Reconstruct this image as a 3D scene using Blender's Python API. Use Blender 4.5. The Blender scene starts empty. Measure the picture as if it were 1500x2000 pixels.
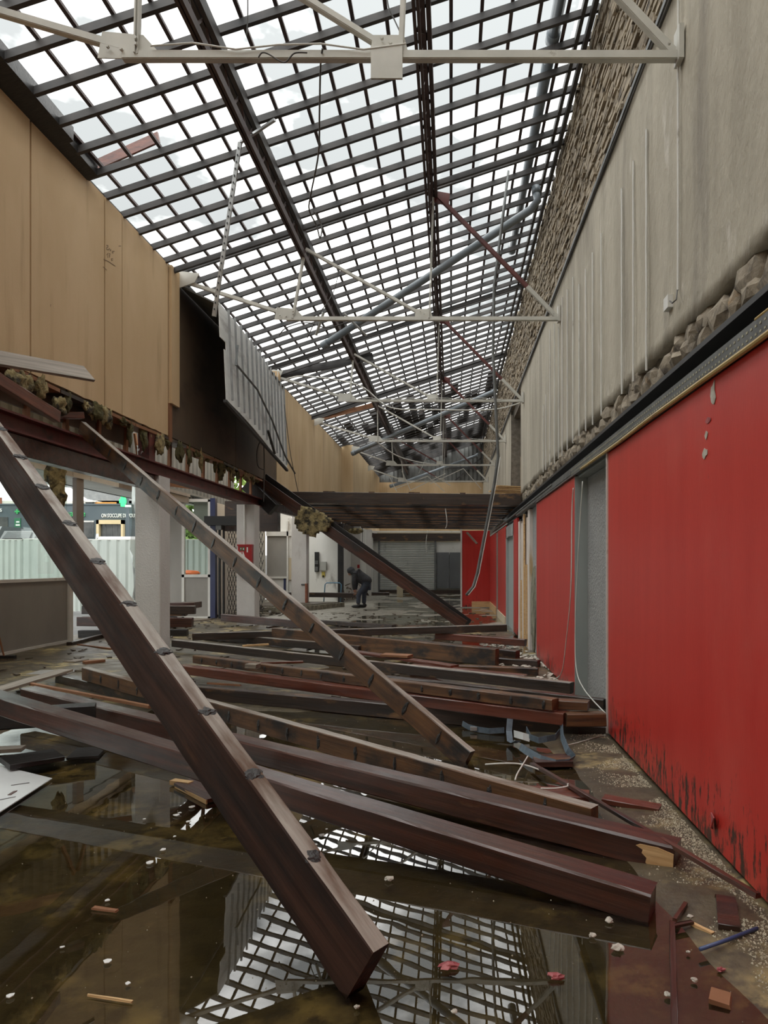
import bpy, bmesh, math, random
from mathutils import Vector, Matrix, noise

random.seed(7)
C = bpy.context.scene.collection
SC = bpy.context.scene

# ------------------------------------------------------------------ camera
H, F, VX, VY = 1.5, 1333.0, 881.0, 1103.0      # eye height, focal length and vanishing point in pixels of 1500 x 2000
cam = bpy.data.cameras.new('camera')
cam.sensor_fit = 'VERTICAL'
cam.sensor_height = 36.0
cam.lens = F / 2000.0 * 36.0
cam.shift_x = -(VX - 750.0) / 2000.0
cam.shift_y = (VY - 1000.0) / 2000.0
cam.clip_start, cam.clip_end = 0.05, 300.0
cam_o = bpy.data.objects.new('camera', cam)
cam_o.location = (0, 0, H)
cam_o.rotation_euler = (math.radians(90), 0, 0)
C.objects.link(cam_o)
SC.camera = cam_o

# ------------------------------------------------------------------ exposure and sky
SC.view_settings.view_transform = 'Standard'
SC.view_settings.look = 'None'
SC.view_settings.gamma = 1.0
SC.view_settings.use_curve_mapping = False
SC.view_settings.exposure = 1.6
SKY_LOW, SKY_HIGH = 0.24, 2.2        # radiance of the grey and of the bright cloud

world = bpy.data.worlds.new('overcast_sky')
SC.world = world
world.use_nodes = True
wn, wl = world.node_tree.nodes, world.node_tree.links
wn.clear()
w_out = wn.new('ShaderNodeOutputWorld')
w_bg = wn.new('ShaderNodeBackground')
w_tc = wn.new('ShaderNodeTexCoord')
w_map = wn.new('ShaderNodeMapping')
w_map.inputs['Scale'].default_value = (1.0, 1.0, 2.2)
w_n = wn.new('ShaderNodeTexNoise')
w_n.inputs['Scale'].default_value = 3.2
w_n.inputs['Detail'].default_value = 6.0
w_n.inputs['Roughness'].default_value = 0.55
w_r = wn.new('ShaderNodeValToRGB')
w_r.color_ramp.elements[0].position = 0.42
w_r.color_ramp.elements[0].color = (SKY_LOW * 0.95, SKY_LOW, SKY_LOW * 1.0, 1)
w_r.color_ramp.elements[1].position = 0.70
w_r.color_ramp.elements[1].color = (SKY_HIGH, SKY_HIGH, SKY_HIGH * 0.97, 1)
w_sep = wn.new('ShaderNodeSeparateXYZ')
w_g = wn.new('ShaderNodeMapRange')              # an overcast sky is brighter towards the zenith
w_g.inputs['From Min'].default_value = 0.0
w_g.inputs['From Max'].default_value = 1.0
w_g.inputs['To Min'].default_value = 0.72
w_g.inputs['To Max'].default_value = 1.5
w_mul = wn.new('ShaderNodeVectorMath')
w_mul.operation = 'SCALE'
wl.new(w_tc.outputs['Generated'], w_map.inputs['Vector'])
wl.new(w_map.outputs['Vector'], w_n.inputs['Vector'])
wl.new(w_n.outputs['Fac'], w_r.inputs['Fac'])
wl.new(w_tc.outputs['Generated'], w_sep.inputs['Vector'])
wl.new(w_sep.outputs['Z'], w_g.inputs['Value'])
wl.new(w_r.outputs['Color'], w_mul.inputs[0])
wl.new(w_g.outputs['Result'], w_mul.inputs['Scale'])
wl.new(w_mul.outputs['Vector'], w_bg.inputs['Color'])
wl.new(w_bg.outputs['Background'], w_out.inputs['Surface'])

# ------------------------------------------------------------------ where a pixel of the photograph lies in the hall
def pz(px, py, z):            # the point of height z
    y = F * (H - z) / (py - VY)
    return Vector(((px - VX) / F * y, y, z))
def py_(px, py, y):           # the point at depth y
    return Vector(((px - VX) / F * y, y, H - (py - VY) / F * y))
def pX(px, py, x):            # the point on the plane X = x
    return py_(px, py, x * F / (px - VX))

# ------------------------------------------------------------------ materials
def _noise(nt, vec, scale, detail=4.0, rough=0.55):
    mp = nt.nodes.new('ShaderNodeMapping')
    mp.inputs['Scale'].default_value = scale
    nt.links.new(vec, mp.inputs['Vector'])
    n = nt.nodes.new('ShaderNodeTexNoise')
    n.inputs['Scale'].default_value = 1.0
    n.inputs['Detail'].default_value = detail
    n.inputs['Roughness'].default_value = rough
    nt.links.new(mp.outputs['Vector'], n.inputs['Vector'])
    return n.outputs['Fac']
def _ramp(nt, fac, lo, hi):
    m = nt.nodes.new('ShaderNodeMapRange')
    m.clamp = True
    m.inputs['From Min'].default_value = lo
    m.inputs['From Max'].default_value = hi
    nt.links.new(fac, m.inputs['Value'])
    return m.outputs['Result']
def _mix(nt, fac, a, b):
    m = nt.nodes.new('ShaderNodeMix')
    m.data_type = 'RGBA'
    nt.links.new(fac, m.inputs['Factor'])
    for s, v in ((m.inputs['A'], a), (m.inputs['B'], b)):
        if isinstance(v, tuple):
            s.default_value = (*v[:3], 1)
        else:
            nt.links.new(v, s)
    return m.outputs['Result']
def mat(name, c1, c2=None, scale=(6, 6, 6), rough=0.6, metal=0.0, bump=0.0, bscale=None, coords='world',
        layers=(), spec=0.5, rough2=None, coat=0.0, emit=None, emit_s=0.0):
    m = bpy.data.materials.new(name)
    m.use_nodes = True
    nt = m.node_tree
    p = nt.nodes['Principled BSDF']
    if coords == 'world':
        vec = nt.nodes.new('ShaderNodeNewGeometry').outputs['Position']
    else:
        tc = nt.nodes.new('ShaderNodeTexCoord')
        oi = nt.nodes.new('ShaderNodeObjectInfo')
        va = nt.nodes.new('ShaderNodeVectorMath')
        va.operation = 'MULTIPLY_ADD'
        cmb = nt.nodes.new('ShaderNodeCombineXYZ')
        for k in 'XYZ':
            nt.links.new(oi.outputs['Random'], cmb.inputs[k])
        nt.links.new(cmb.outputs['Vector'], va.inputs[0])
        va.inputs[1].default_value = (37.0, 91.0, 53.0)
        nt.links.new(tc.outputs['Object'], va.inputs[2])
        vec = va.outputs['Vector']
    n0 = _noise(nt, vec, scale)
    col = _mix(nt, _ramp(nt, n0, 0.3, 0.7), c1, c2 or c1)
    for (lc, ls, lo, hi) in layers:
        col = _mix(nt, _ramp(nt, _noise(nt, vec, ls, 5.0, 0.6), lo, hi), col, lc)
    nt.links.new(col, p.inputs['Base Color'])
    p.inputs['Roughness'].default_value = rough
    if rough2 is not None:
        mr = nt.nodes.new('ShaderNodeMapRange')
        mr.inputs['From Min'].default_value = 0.35
        mr.inputs['From Max'].default_value = 0.65
        mr.inputs['To Min'].default_value = rough
        mr.inputs['To Max'].default_value = rough2
        nt.links.new(_noise(nt, vec, (3, 7, 7), 4), mr.inputs['Value'])
        nt.links.new(mr.outputs['Result'], p.inputs['Roughness'])
    p.inputs['Metallic'].default_value = metal
    p.inputs['Specular IOR Level'].default_value = spec
    p.inputs['Coat Weight'].default_value = coat
    p.inputs['Coat Roughness'].default_value = 0.25
    if emit:
        p.inputs['Emission Color'].default_value = (*emit, 1)
        p.inputs['Emission Strength'].default_value = emit_s
    if bump:
        b = nt.nodes.new('ShaderNodeBump')
        b.inputs['Strength'].default_value = 1.0
        b.inputs['Distance'].default_value = bump
        nt.links.new(_noise(nt, vec, bscale or scale, 6.0, 0.6), b.inputs['Height'])
        nt.links.new(b.outputs['Normal'], p.inputs['Normal'])
    return m

M = {}
M['wood'] = mat('wet_dark_timber', (0.022, 0.007, 0.004), (0.085, 0.026, 0.014), (1.2, 26, 26), 0.30, rough2=0.55,
                bump=0.003, bscale=(2, 60, 60), coords='object', spec=0.45, coat=0.6,
                layers=(((0.014, 0.010, 0.009), (0.9, 3, 3), 0.52, 0.68), ((0.19, 0.085, 0.035), (1.6, 7, 7), 0.64, 0.76)))
M['wood_matte'] = mat('dull_dark_timber', (0.020, 0.009, 0.006), (0.066, 0.030, 0.020), (1.2, 24, 24), 0.62, rough2=0.8,
                bump=0.004, bscale=(2, 60, 60), coords='object', spec=0.2,
                layers=(((0.014, 0.012, 0.012), (0.7, 3, 3), 0.50, 0.66), ((0.13, 0.055, 0.024), (0.9, 4, 4), 0.62, 0.78)))
M['wood_red'] = mat('wet_red_timber', (0.075, 0.016, 0.009), (0.17, 0.045, 0.022), (1.0, 22, 22), 0.28, rough2=0.5,
                bump=0.003, bscale=(2, 50, 50), coords='object', coat=0.55,
                layers=(((0.03, 0.010, 0.008), (0.8, 4, 4), 0.55, 0.7),))
M['wood_soot'] = mat('sooty_timber', (0.016, 0.011, 0.009), (0.045, 0.024, 0.016), (1.4, 22, 22), 0.35, rough2=0.6,
                bump=0.003, bscale=(2, 60, 60), coords='object', coat=0.5,
                layers=(((0.20, 0.10, 0.035), (2.2, 6, 6), 0.60, 0.74),))
M['wood_ochre'] = mat('scorched_ochre_timber', (0.055, 0.025, 0.012), (0.17, 0.078, 0.028), (1.6, 20, 20), 0.5, rough2=0.7,
                bump=0.003, bscale=(3, 50, 50), coords='object', coat=0.35,
                layers=(((0.018, 0.013, 0.011), (1.8, 3, 3), 0.48, 0.62),))
M['char'] = mat('charred_timber', (0.006, 0.006, 0.007), (0.022, 0.018, 0.016), (2, 18, 18), 0.42, bump=0.004, coords='object',
                bscale=(6, 30, 30))
M['tar'] = mat('tar_residue', (0.010, 0.010, 0.011), (0.05, 0.045, 0.042), (40, 40, 40), 0.35, bump=0.006, bscale=(80, 80, 80), coords='object')
M['topwood'] = mat('weathered_top', (0.22, 0.185, 0.15), (0.42, 0.385, 0.34), (1.4, 24, 24), 0.35, rough2=0.6, bump=0.003,
                bscale=(14, 60, 60), coords='object', layers=(((0.10, 0.045, 0.018), (1.2, 5, 5), 0.5, 0.65),))  # weathered beam tops, with the grey sky sheen painted in as well
M['rawwood'] = mat('split_pale_wood', (0.50, 0.30, 0.13), (0.68, 0.46, 0.23), (4, 40, 40), 0.6, bump=0.003, coords='object')
M['plankpale'] = mat('grey_plank', (0.16, 0.13, 0.10), (0.30, 0.25, 0.20), (1.5, 30, 30), 0.55, bump=0.002, coords='object')
M['tan'] = mat('tan_board', (0.53, 0.365, 0.195), (0.62, 0.445, 0.26), (2.5, 1.2, 0.5), 0.75, bump=0.0015, bscale=(60, 60, 60),
               layers=(((0.38, 0.25, 0.13), (3, 2.6, 0.28), 0.56, 0.78), ((0.10, 0.06, 0.03), (9, 9, 9), 0.73, 0.80)))
M['tan_streak'] = mat('tan_board_streaked', (0.46, 0.32, 0.17), (0.60, 0.45, 0.27), (2.5, 1.0, 0.3), 0.75,
               layers=(((0.10, 0.06, 0.035), (3, 3.4, 0.14), 0.60, 0.78),))
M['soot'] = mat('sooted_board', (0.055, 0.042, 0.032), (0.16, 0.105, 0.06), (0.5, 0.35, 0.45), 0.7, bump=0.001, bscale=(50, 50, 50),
               layers=(((0.012, 0.010, 0.010), (0.5, 0.28, 0.5), 0.50, 0.68),))  # soot stain plus the hanging sheet's shade, both put into the colour
M['plaster'] = mat('grey_plaster', (0.33, 0.295, 0.23), (0.50, 0.455, 0.365), (3, 2.2, 0.32), 0.85, bump=0.022, bscale=(11, 11, 6),
               layers=(((0.21, 0.185, 0.15), (2, 1.8, 0.22), 0.52, 0.74), ((0.60, 0.56, 0.49), (5, 3.0, 1.0), 0.64, 0.78)))
M['stone'] = mat('rubble_stone', (0.20, 0.165, 0.12), (0.34, 0.29, 0.22), (9, 9, 9), 0.9, bump=0.012, bscale=(22, 22, 22), coords='object',
               layers=(((0.085, 0.07, 0.055), (5, 5, 5), 0.50, 0.66), ((0.36, 0.22, 0.10), (2.2, 2.2, 2.2), 0.62, 0.74)))
M['stone2'] = mat('schist_stone', (0.20, 0.165, 0.12), (0.46, 0.385, 0.28), (0.7, 1.3, 7), 0.9, bump=0.008, bscale=(10, 10, 30),
               layers=(((0.10, 0.085, 0.07), (2, 3.5, 16), 0.52, 0.66), ((0.46, 0.33, 0.18), (1.3, 2, 5), 0.66, 0.76)))
M['mortar'] = mat('old_mortar', (0.14, 0.12, 0.095), (0.25, 0.22, 0.18), (8, 8, 8), 0.95, bump=0.01, bscale=(18, 18, 18))
M['red'] = mat('red_panel_paint', (0.49, 0.026, 0.018), (0.55, 0.038, 0.027), (6, 6, 0.7), 0.38, bump=0.0008, bscale=(120, 120, 20),
               layers=(((0.57, 0.09, 0.07), (1.0, 1.0, 0.5), 0.60, 0.9),))
M['red2'] = mat('red_panel_scuffed', (0.46, 0.024, 0.019), (0.52, 0.040, 0.031), (6, 6, 0.5), 0.40,
               layers=(((0.55, 0.13, 0.11), (7, 7, 0.8), 0.70, 0.82),))
M['grime'] = mat('black_grime', (0.05, 0.018, 0.014), (0.02, 0.012, 0.010), (20, 20, 3), 0.6)
M['jamb'] = mat('grey_green_paint', (0.30, 0.335, 0.325), (0.35, 0.38, 0.37), (2, 2, 1), 0.5)
M['crepi'] = mat('grey_roughcast', (0.36, 0.36, 0.355), (0.42, 0.42, 0.41), (3, 3, 3), 0.85, bump=0.06, bscale=(30, 30, 30))
M['whitewall'] = mat('dirty_white_wall', (0.62, 0.61, 0.57), (0.74, 0.73, 0.69), (1.5, 1.5, 0.8), 0.8,
               layers=(((0.24, 0.215, 0.18), (2.5, 2.5, 0.9), 0.62, 0.78),))
M['pillar'] = mat('roughcast_pillar', (0.56, 0.54, 0.51), (0.65, 0.63, 0.60), (2, 2, 1), 0.85, bump=0.012, bscale=(40, 40, 40),
               layers=(((0.34, 0.31, 0.28), (2, 2, 0.7), 0.62, 0.80),))
M['trusspaint'] = mat('cream_steel_paint', (0.50, 0.49, 0.44), (0.62, 0.60, 0.54), (3, 3, 3), 0.5,
               layers=(((0.20, 0.16, 0.11), (5, 5, 5), 0.68, 0.78),))
M['redoxide'] = mat('red_oxide_steel', (0.085, 0.020, 0.017), (0.15, 0.035, 0.028), (4, 4, 4), 0.5,
               layers=(((0.025, 0.014, 0.012), (3, 3, 3), 0.55, 0.7),))
M['rustpost'] = mat('rusty_timber', (0.20, 0.085, 0.04), (0.30, 0.14, 0.065), (4, 4, 1), 0.7)
M['rafter'] = mat('dark_rafter', (0.030, 0.030, 0.031), (0.065, 0.058, 0.055), (3, 3, 3), 0.6)
M['batten'] = mat('dark_batten', (0.040, 0.024, 0.022), (0.075, 0.045, 0.040), (3, 3, 3), 0.6)
M['roofboard'] = mat('brown_roof_board', (0.045, 0.027, 0.021), (0.095, 0.060, 0.045), (3, 1, 3), 0.95, spec=0.1)
M['blacksteel'] = mat('black_steel', (0.012, 0.012, 0.013), (0.028, 0.026, 0.025), (3, 3, 3), 0.5)
M['galv'] = mat('galvanised_steel', (0.42, 0.43, 0.43), (0.58, 0.59, 0.59), (6, 6, 6), 0.42, metal=0.75)
M['galvdark'] = mat('dull_galvanised', (0.10, 0.105, 0.105), (0.17, 0.175, 0.17), (8, 8, 8), 0.5, metal=0.5)
M['studgrey'] = mat('grey_stud', (0.26, 0.27, 0.27), (0.36, 0.37, 0.37), (8, 8, 8), 0.45)
M['hole'] = mat('punched_hole', (0.30, 0.28, 0.20), (0.40, 0.38, 0.28), (9, 9, 9), 0.6)
M['lamella'] = mat('pale_metal_lamella', (0.66, 0.67, 0.65), (0.80, 0.81, 0.79), (2, 1.0, 3), 0.45, metal=0.0,
               layers=(((0.26, 0.25, 0.23), (2, 0.8, 2.5), 0.58, 0.74),))
M['brass'] = mat('yellow_pipe_paint', (0.36, 0.235, 0.06), (0.46, 0.33, 0.12), (3, 3, 3), 0.45,
               layers=(((0.16, 0.05, 0.03), (3, 2.2, 3), 0.58, 0.7),))
M['pvc'] = mat('grey_pvc', (0.17, 0.20, 0.225), (0.22, 0.25, 0.275), (2, 2, 2), 0.35)
M['cable_w'] = mat('white_cable', (0.55, 0.54, 0.50), (0.66, 0.65, 0.60), (6, 6, 6), 0.5)
M['cable_d'] = mat('dark_cable', (0.06, 0.058, 0.055), (0.10, 0.096, 0.09), (6, 6, 6), 0.5)
M['wool'] = mat('mineral_wool', (0.22, 0.17, 0.075), (0.44, 0.35, 0.17), (14, 14, 14), 0.95, bump=0.03, bscale=(30, 30, 30), coords='object',
               layers=(((0.045, 0.038, 0.026), (6, 6, 6), 0.48, 0.62),))
M['wool_dark'] = mat('scorched_wool', (0.05, 0.045, 0.02), (0.15, 0.13, 0.05), (10, 10, 10), 0.95, bump=0.03, bscale=(30, 30, 30), coords='object')
M['strap'] = mat('blue_grey_webbing', (0.06, 0.085, 0.11), (0.11, 0.145, 0.18), (20, 20, 20), 0.55, coords='object')
M['navy'] = mat('navy_paint', (0.018, 0.024, 0.075), (0.028, 0.036, 0.10), (2, 2, 2), 0.4)
M['greypanel'] = mat('grey_infill_panel', (0.245, 0.235, 0.215), (0.30, 0.285, 0.26), (2, 2, 1), 0.6,
               layers=(((0.14, 0.13, 0.12), (4, 4, 2), 0.68, 0.8),))
M['framewhite'] = mat('white_frame', (0.58, 0.57, 0.53), (0.68, 0.67, 0.63), (3, 3, 3), 0.5,
               layers=(((0.30, 0.26, 0.21), (5, 5, 3), 0.64, 0.76),))
M['postbrown'] = mat('taupe_post', (0.20, 0.175, 0.155), (0.27, 0.235, 0.21), (3, 3, 1), 0.55)
M['soffit'] = mat('white_soffit_slat', (0.55, 0.57, 0.55), (0.66, 0.68, 0.66), (2, 2, 2), 0.5)
M['cladding'] = mat('grey_cladding', (0.11, 0.113, 0.108), (0.165, 0.168, 0.16), (1, 1, 1), 0.6,
               layers=(((0.07, 0.06, 0.05), (2, 2, 0.6), 0.60, 0.78),))
M['hoarding'] = mat('pale_green_hoarding', (0.40, 0.44, 0.41), (0.46, 0.50, 0.46), (2, 2, 1), 0.5)
M['white'] = mat('white_panel', (0.74, 0.76, 0.76), (0.80, 0.82, 0.82), (4, 4, 4), 0.25, coat=0.3,
               layers=(((0.25, 0.24, 0.22), (22, 22, 22), 0.70, 0.76),))
M['chip'] = mat('pale_plaster_chip', (0.34, 0.31, 0.26), (0.56, 0.53, 0.46), (20, 20, 20), 0.8, bump=0.004, bscale=(50, 50, 50), coords='object')
M['paper'] = mat('wet_paper', (0.72, 0.72, 0.70), (0.82, 0.82, 0.80), (20, 20, 20), 0.5, coords='object')
M['brick'] = mat('broken_red_brick', (0.25, 0.085, 0.05), (0.36, 0.14, 0.085), (12, 12, 12), 0.85, coords='object')
M['redscrap'] = mat('red_scrap', (0.22, 0.03, 0.04), (0.42, 0.12, 0.12), (20, 20, 20), 0.5, coords='object')
M['debris'] = mat('dark_wet_debris', (0.035, 0.028, 0.020), (0.13, 0.10, 0.065), (14, 14, 14), 0.55, bump=0.01, coords='object')
M['rubble'] = mat('pale_grit', (0.26, 0.23, 0.165), (0.62, 0.57, 0.44), (60, 60, 60), 0.8)
M['firebox'] = mat('fire_box_red', (0.30, 0.010, 0.012), (0.36, 0.014, 0.016), (4, 4, 4), 0.4)
M['sign_g'] = mat('green_picto', (0.03, 0.16, 0.08), None, rough=0.5)
M['sign_w'] = mat('white_picto', (0.70, 0.70, 0.66), None, rough=0.5)
M['pencil'] = mat('pencil_line', (0.16, 0.11, 0.06), None, rough=0.8)
M['pharm'] = mat('slate_grey_render', (0.075, 0.098, 0.11), (0.09, 0.115, 0.128), (1, 1, 1), 0.7)
M['pharmglass'] = mat('dark_shop_glass', (0.03, 0.036, 0.036), (0.10, 0.10, 0.095), (1.5, 1.5, 1.5), 0.15)
M['pharmbeige'] = mat('beige_portal', (0.62, 0.49, 0.28), (0.68, 0.55, 0.33), (2, 2, 2), 0.6)
M['neon'] = mat('green_neon', (0.03, 0.6, 0.12), None, rough=0.4, emit=(0.02, 0.85, 0.12), emit_s=0.9)
M['green_l'] = mat('green_lettering', (0.05, 0.45, 0.13), None, rough=0.5)
M['white_l'] = mat('white_lettering', (0.80, 0.80, 0.78), None, rough=0.5)
M['slate'] = mat('slate_roof', (0.20, 0.21, 0.21), (0.30, 0.31, 0.30), (3, 3, 3), 0.6)
M['house'] = mat('cream_render', (0.66, 0.65, 0.57), (0.72, 0.71, 0.63), (1, 1, 1), 0.8)
M['orange'] = mat('orange_render', (0.68, 0.30, 0.06), (0.74, 0.35, 0.09), (1, 1, 1), 0.8)
M['leaf'] = mat('green_leaf', (0.10, 0.20, 0.03), (0.25, 0.36, 0.08), (3, 3, 3), 0.6)
M['bark'] = mat('bark', (0.10, 0.07, 0.05), (0.16, 0.12, 0.08), (6, 6, 2), 0.9)
M['asphalt'] = mat('asphalt', (0.10, 0.10, 0.10), (0.15, 0.15, 0.145), (5, 5, 5), 0.8)
M['car_dark'] = mat('dark_car_paint', (0.035, 0.04, 0.045), None, rough=0.2, coat=0.6)
M['car_grey'] = mat('grey_car_paint', (0.12, 0.13, 0.14), None, rough=0.2, coat=0.6)
M['car_white'] = mat('white_car_paint', (0.75, 0.76, 0.77), None, rough=0.2, coat=0.6)
M['car_glass'] = mat('car_glass', (0.02, 0.025, 0.028), None, rough=0.08)
M['tail'] = mat('tail_lamp', (0.50, 0.02, 0.04), None, rough=0.3)
M['tyre'] = mat('tyre', (0.015, 0.015, 0.015), None, rough=0.8)
M['shutter'] = mat('roller_shutter_steel', (0.36, 0.37, 0.345), (0.46, 0.47, 0.44), (2, 2, 0.6), 0.5, metal=0.0,
               layers=(((0.13, 0.13, 0.12), (3, 3, 1), 0.62, 0.78),))
M['doorgrey'] = mat('dark_grey_door', (0.10, 0.105, 0.11), (0.13, 0.135, 0.14), (2, 2, 1), 0.5,
               layers=(((0.34, 0.34, 0.32), (5, 5, 0.9), 0.74, 0.82),))
M['beige'] = mat('beige_board', (0.50, 0.42, 0.29), (0.56, 0.48, 0.34), (2, 2, 2), 0.7)
M['osb'] = mat('osb_board', (0.45, 0.30, 0.16), (0.56, 0.40, 0.23), (14, 14, 14), 0.8)
M['blue_rail'] = mat('blue_rail_paint', (0.10, 0.24, 0.36), (0.14, 0.29, 0.42), (4, 4, 4), 0.45)
M['blue_rod'] = mat('blue_rod', (0.035, 0.06, 0.16), (0.07, 0.10, 0.22), (9, 9, 9), 0.4)
M['meter'] = mat('meter_box_grey', (0.36, 0.36, 0.33), None, rough=0.6)
M['black'] = mat('black_plastic', (0.012, 0.012, 0.012), None, rough=0.5)
M['yellow'] = mat('yellow_sticker', (0.60, 0.48, 0.10), None, rough=0.6)
M['jacket'] = mat('dark_jacket_cloth', (0.030, 0.032, 0.036), (0.048, 0.050, 0.055), (9, 9, 9), 0.8, bump=0.01, bscale=(14, 14, 14))
M['jeans'] = mat('dark_denim', (0.035, 0.045, 0.065), (0.06, 0.072, 0.098), (9, 9, 9), 0.8)
M['skin'] = mat('skin', (0.42, 0.23, 0.16), None, rough=0.6)
M['shoe'] = mat('black_shoe', (0.012, 0.012, 0.012), None, rough=0.5)
M['safety'] = mat('orange_safety_plastic', (0.80, 0.16, 0.03), None, rough=0.5)
M['scraped'] = mat('scraped_white_wall', (0.60, 0.52, 0.47), (0.72, 0.67, 0.62), (5, 5, 0.8), 0.8,
               layers=(((0.50, 0.36, 0.20), (6, 6, 0.9), 0.55, 0.68), ((0.14, 0.12, 0.09), (7, 7, 1.2), 0.66, 0.74)))
M['mossy'] = mat('mossy_broken_masonry', (0.13, 0.12, 0.09), (0.30, 0.28, 0.21), (10, 10, 5), 0.95, bump=0.02, bscale=(20, 20, 20))
M['floor'] = mat('wet_concrete_floor', (0.060, 0.046, 0.026), (0.115, 0.090, 0.052), (1.6, 1.6, 1), 0.35, rough2=0.6, bump=0.004, bscale=(30, 30, 30),
               layers=(((0.56, 0.43, 0.18), (1.5, 1.7, 1), 0.52, 0.74), ((0.055, 0.042, 0.025), (9, 9, 1), 0.47, 0.62),
                       ((0.16, 0.062, 0.045), (0.55, 0.4, 1), 0.60, 0.72)))
M['rearfloor'] = mat('wet_pale_floor', (0.22, 0.205, 0.165), (0.33, 0.31, 0.26), (1.2, 3.5, 1), 0.25, rough2=0.6, bump=0.003, bscale=(20, 20, 20),
               layers=(((0.07, 0.06, 0.045), (1.6, 5, 1), 0.55, 0.68), ((0.42, 0.39, 0.30), (2.5, 4, 1), 0.64, 0.74)))

def add_grime(m, colour, scale, z_lo, z_hi):
    # dirt splashed up from the floor: a stain of its own on the paint
    nt = m.node_tree
    p = nt.nodes['Principled BSDF']
    geo = nt.nodes.new('ShaderNodeNewGeometry')
    sep = nt.nodes.new('ShaderNodeSeparateXYZ')
    nt.links.new(geo.outputs['Position'], sep.inputs['Vector'])
    hgt = _ramp(nt, sep.outputs['Z'], z_hi, z_lo)
    n = _noise(nt, geo.outputs['Position'], scale, 5.0, 0.7)
    ad = nt.nodes.new('ShaderNodeMath')
    ad.operation = 'MULTIPLY_ADD'
    nt.links.new(hgt, ad.inputs[0])
    ad.inputs[1].default_value = 0.28
    nt.links.new(n, ad.inputs[2])
    old = p.inputs['Base Color'].links[0].from_socket
    nt.links.new(_mix(nt, _ramp(nt, ad.outputs['Value'], 0.70, 0.80), old, colour), p.inputs['Base Color'])
add_grime(M['red'], (0.045, 0.020, 0.014), (30, 24, 7), 0.02, 0.62)
add_grime(M['red2'], (0.05, 0.022, 0.016), (26, 20, 7), 0.0, 0.5)

def glass_mat(name, tint, gloss, rough=0.02, ior=1.45, gmul=1.0):
    m = bpy.data.materials.new(name)
    m.use_nodes = True
    nt = m.node_tree
    nt.nodes.clear()
    out = nt.nodes.new('ShaderNodeOutputMaterial')
    tr = nt.nodes.new('ShaderNodeBsdfTransparent')
    tr.inputs['Color'].default_value = (*tint, 1)
    gl = nt.nodes.new('ShaderNodeBsdfGlossy')
    gl.inputs['Roughness'].default_value = rough
    gl.inputs['Color'].default_value = (gmul, gmul, gmul, 1)
    fr = nt.nodes.new('ShaderNodeFresnel')
    fr.inputs['IOR'].default_value = ior
    mx = nt.nodes.new('ShaderNodeMixShader')
    nt.links.new(fr.outputs['Fac'], mx.inputs['Fac'])
    nt.links.new(tr.outputs['BSDF'], mx.inputs[1])
    nt.links.new(gl.outputs['BSDF'], mx.inputs[2])
    nt.links.new(mx.outputs['Shader'], out.inputs['Surface'])
    return m, gl, nt
M['glass'] = glass_mat('window_glass', (0.88, 0.92, 0.90), 0.1, ior=1.12)[0]
M['plastic'] = glass_mat('cloudy_plastic_film', (0.62, 0.62, 0.60), 0.1, rough=0.35, ior=1.9)[0]
M['water'], _g, _nt = glass_mat('puddle_water', (0.78, 0.72, 0.56), 0.1, rough=0.008, ior=1.95)
_b = _nt.nodes.new('ShaderNodeBump')
_b.inputs['Strength'].default_value = 0.25
_b.inputs['Distance'].default_value = 0.002
_nt.links.new(_noise(_nt, _nt.nodes.new('ShaderNodeNewGeometry').outputs['Position'], (2.5, 2.5, 2.5), 2.0), _b.inputs['Height'])
_nt.links.new(_b.outputs['Normal'], _g.inputs['Normal'])

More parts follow.
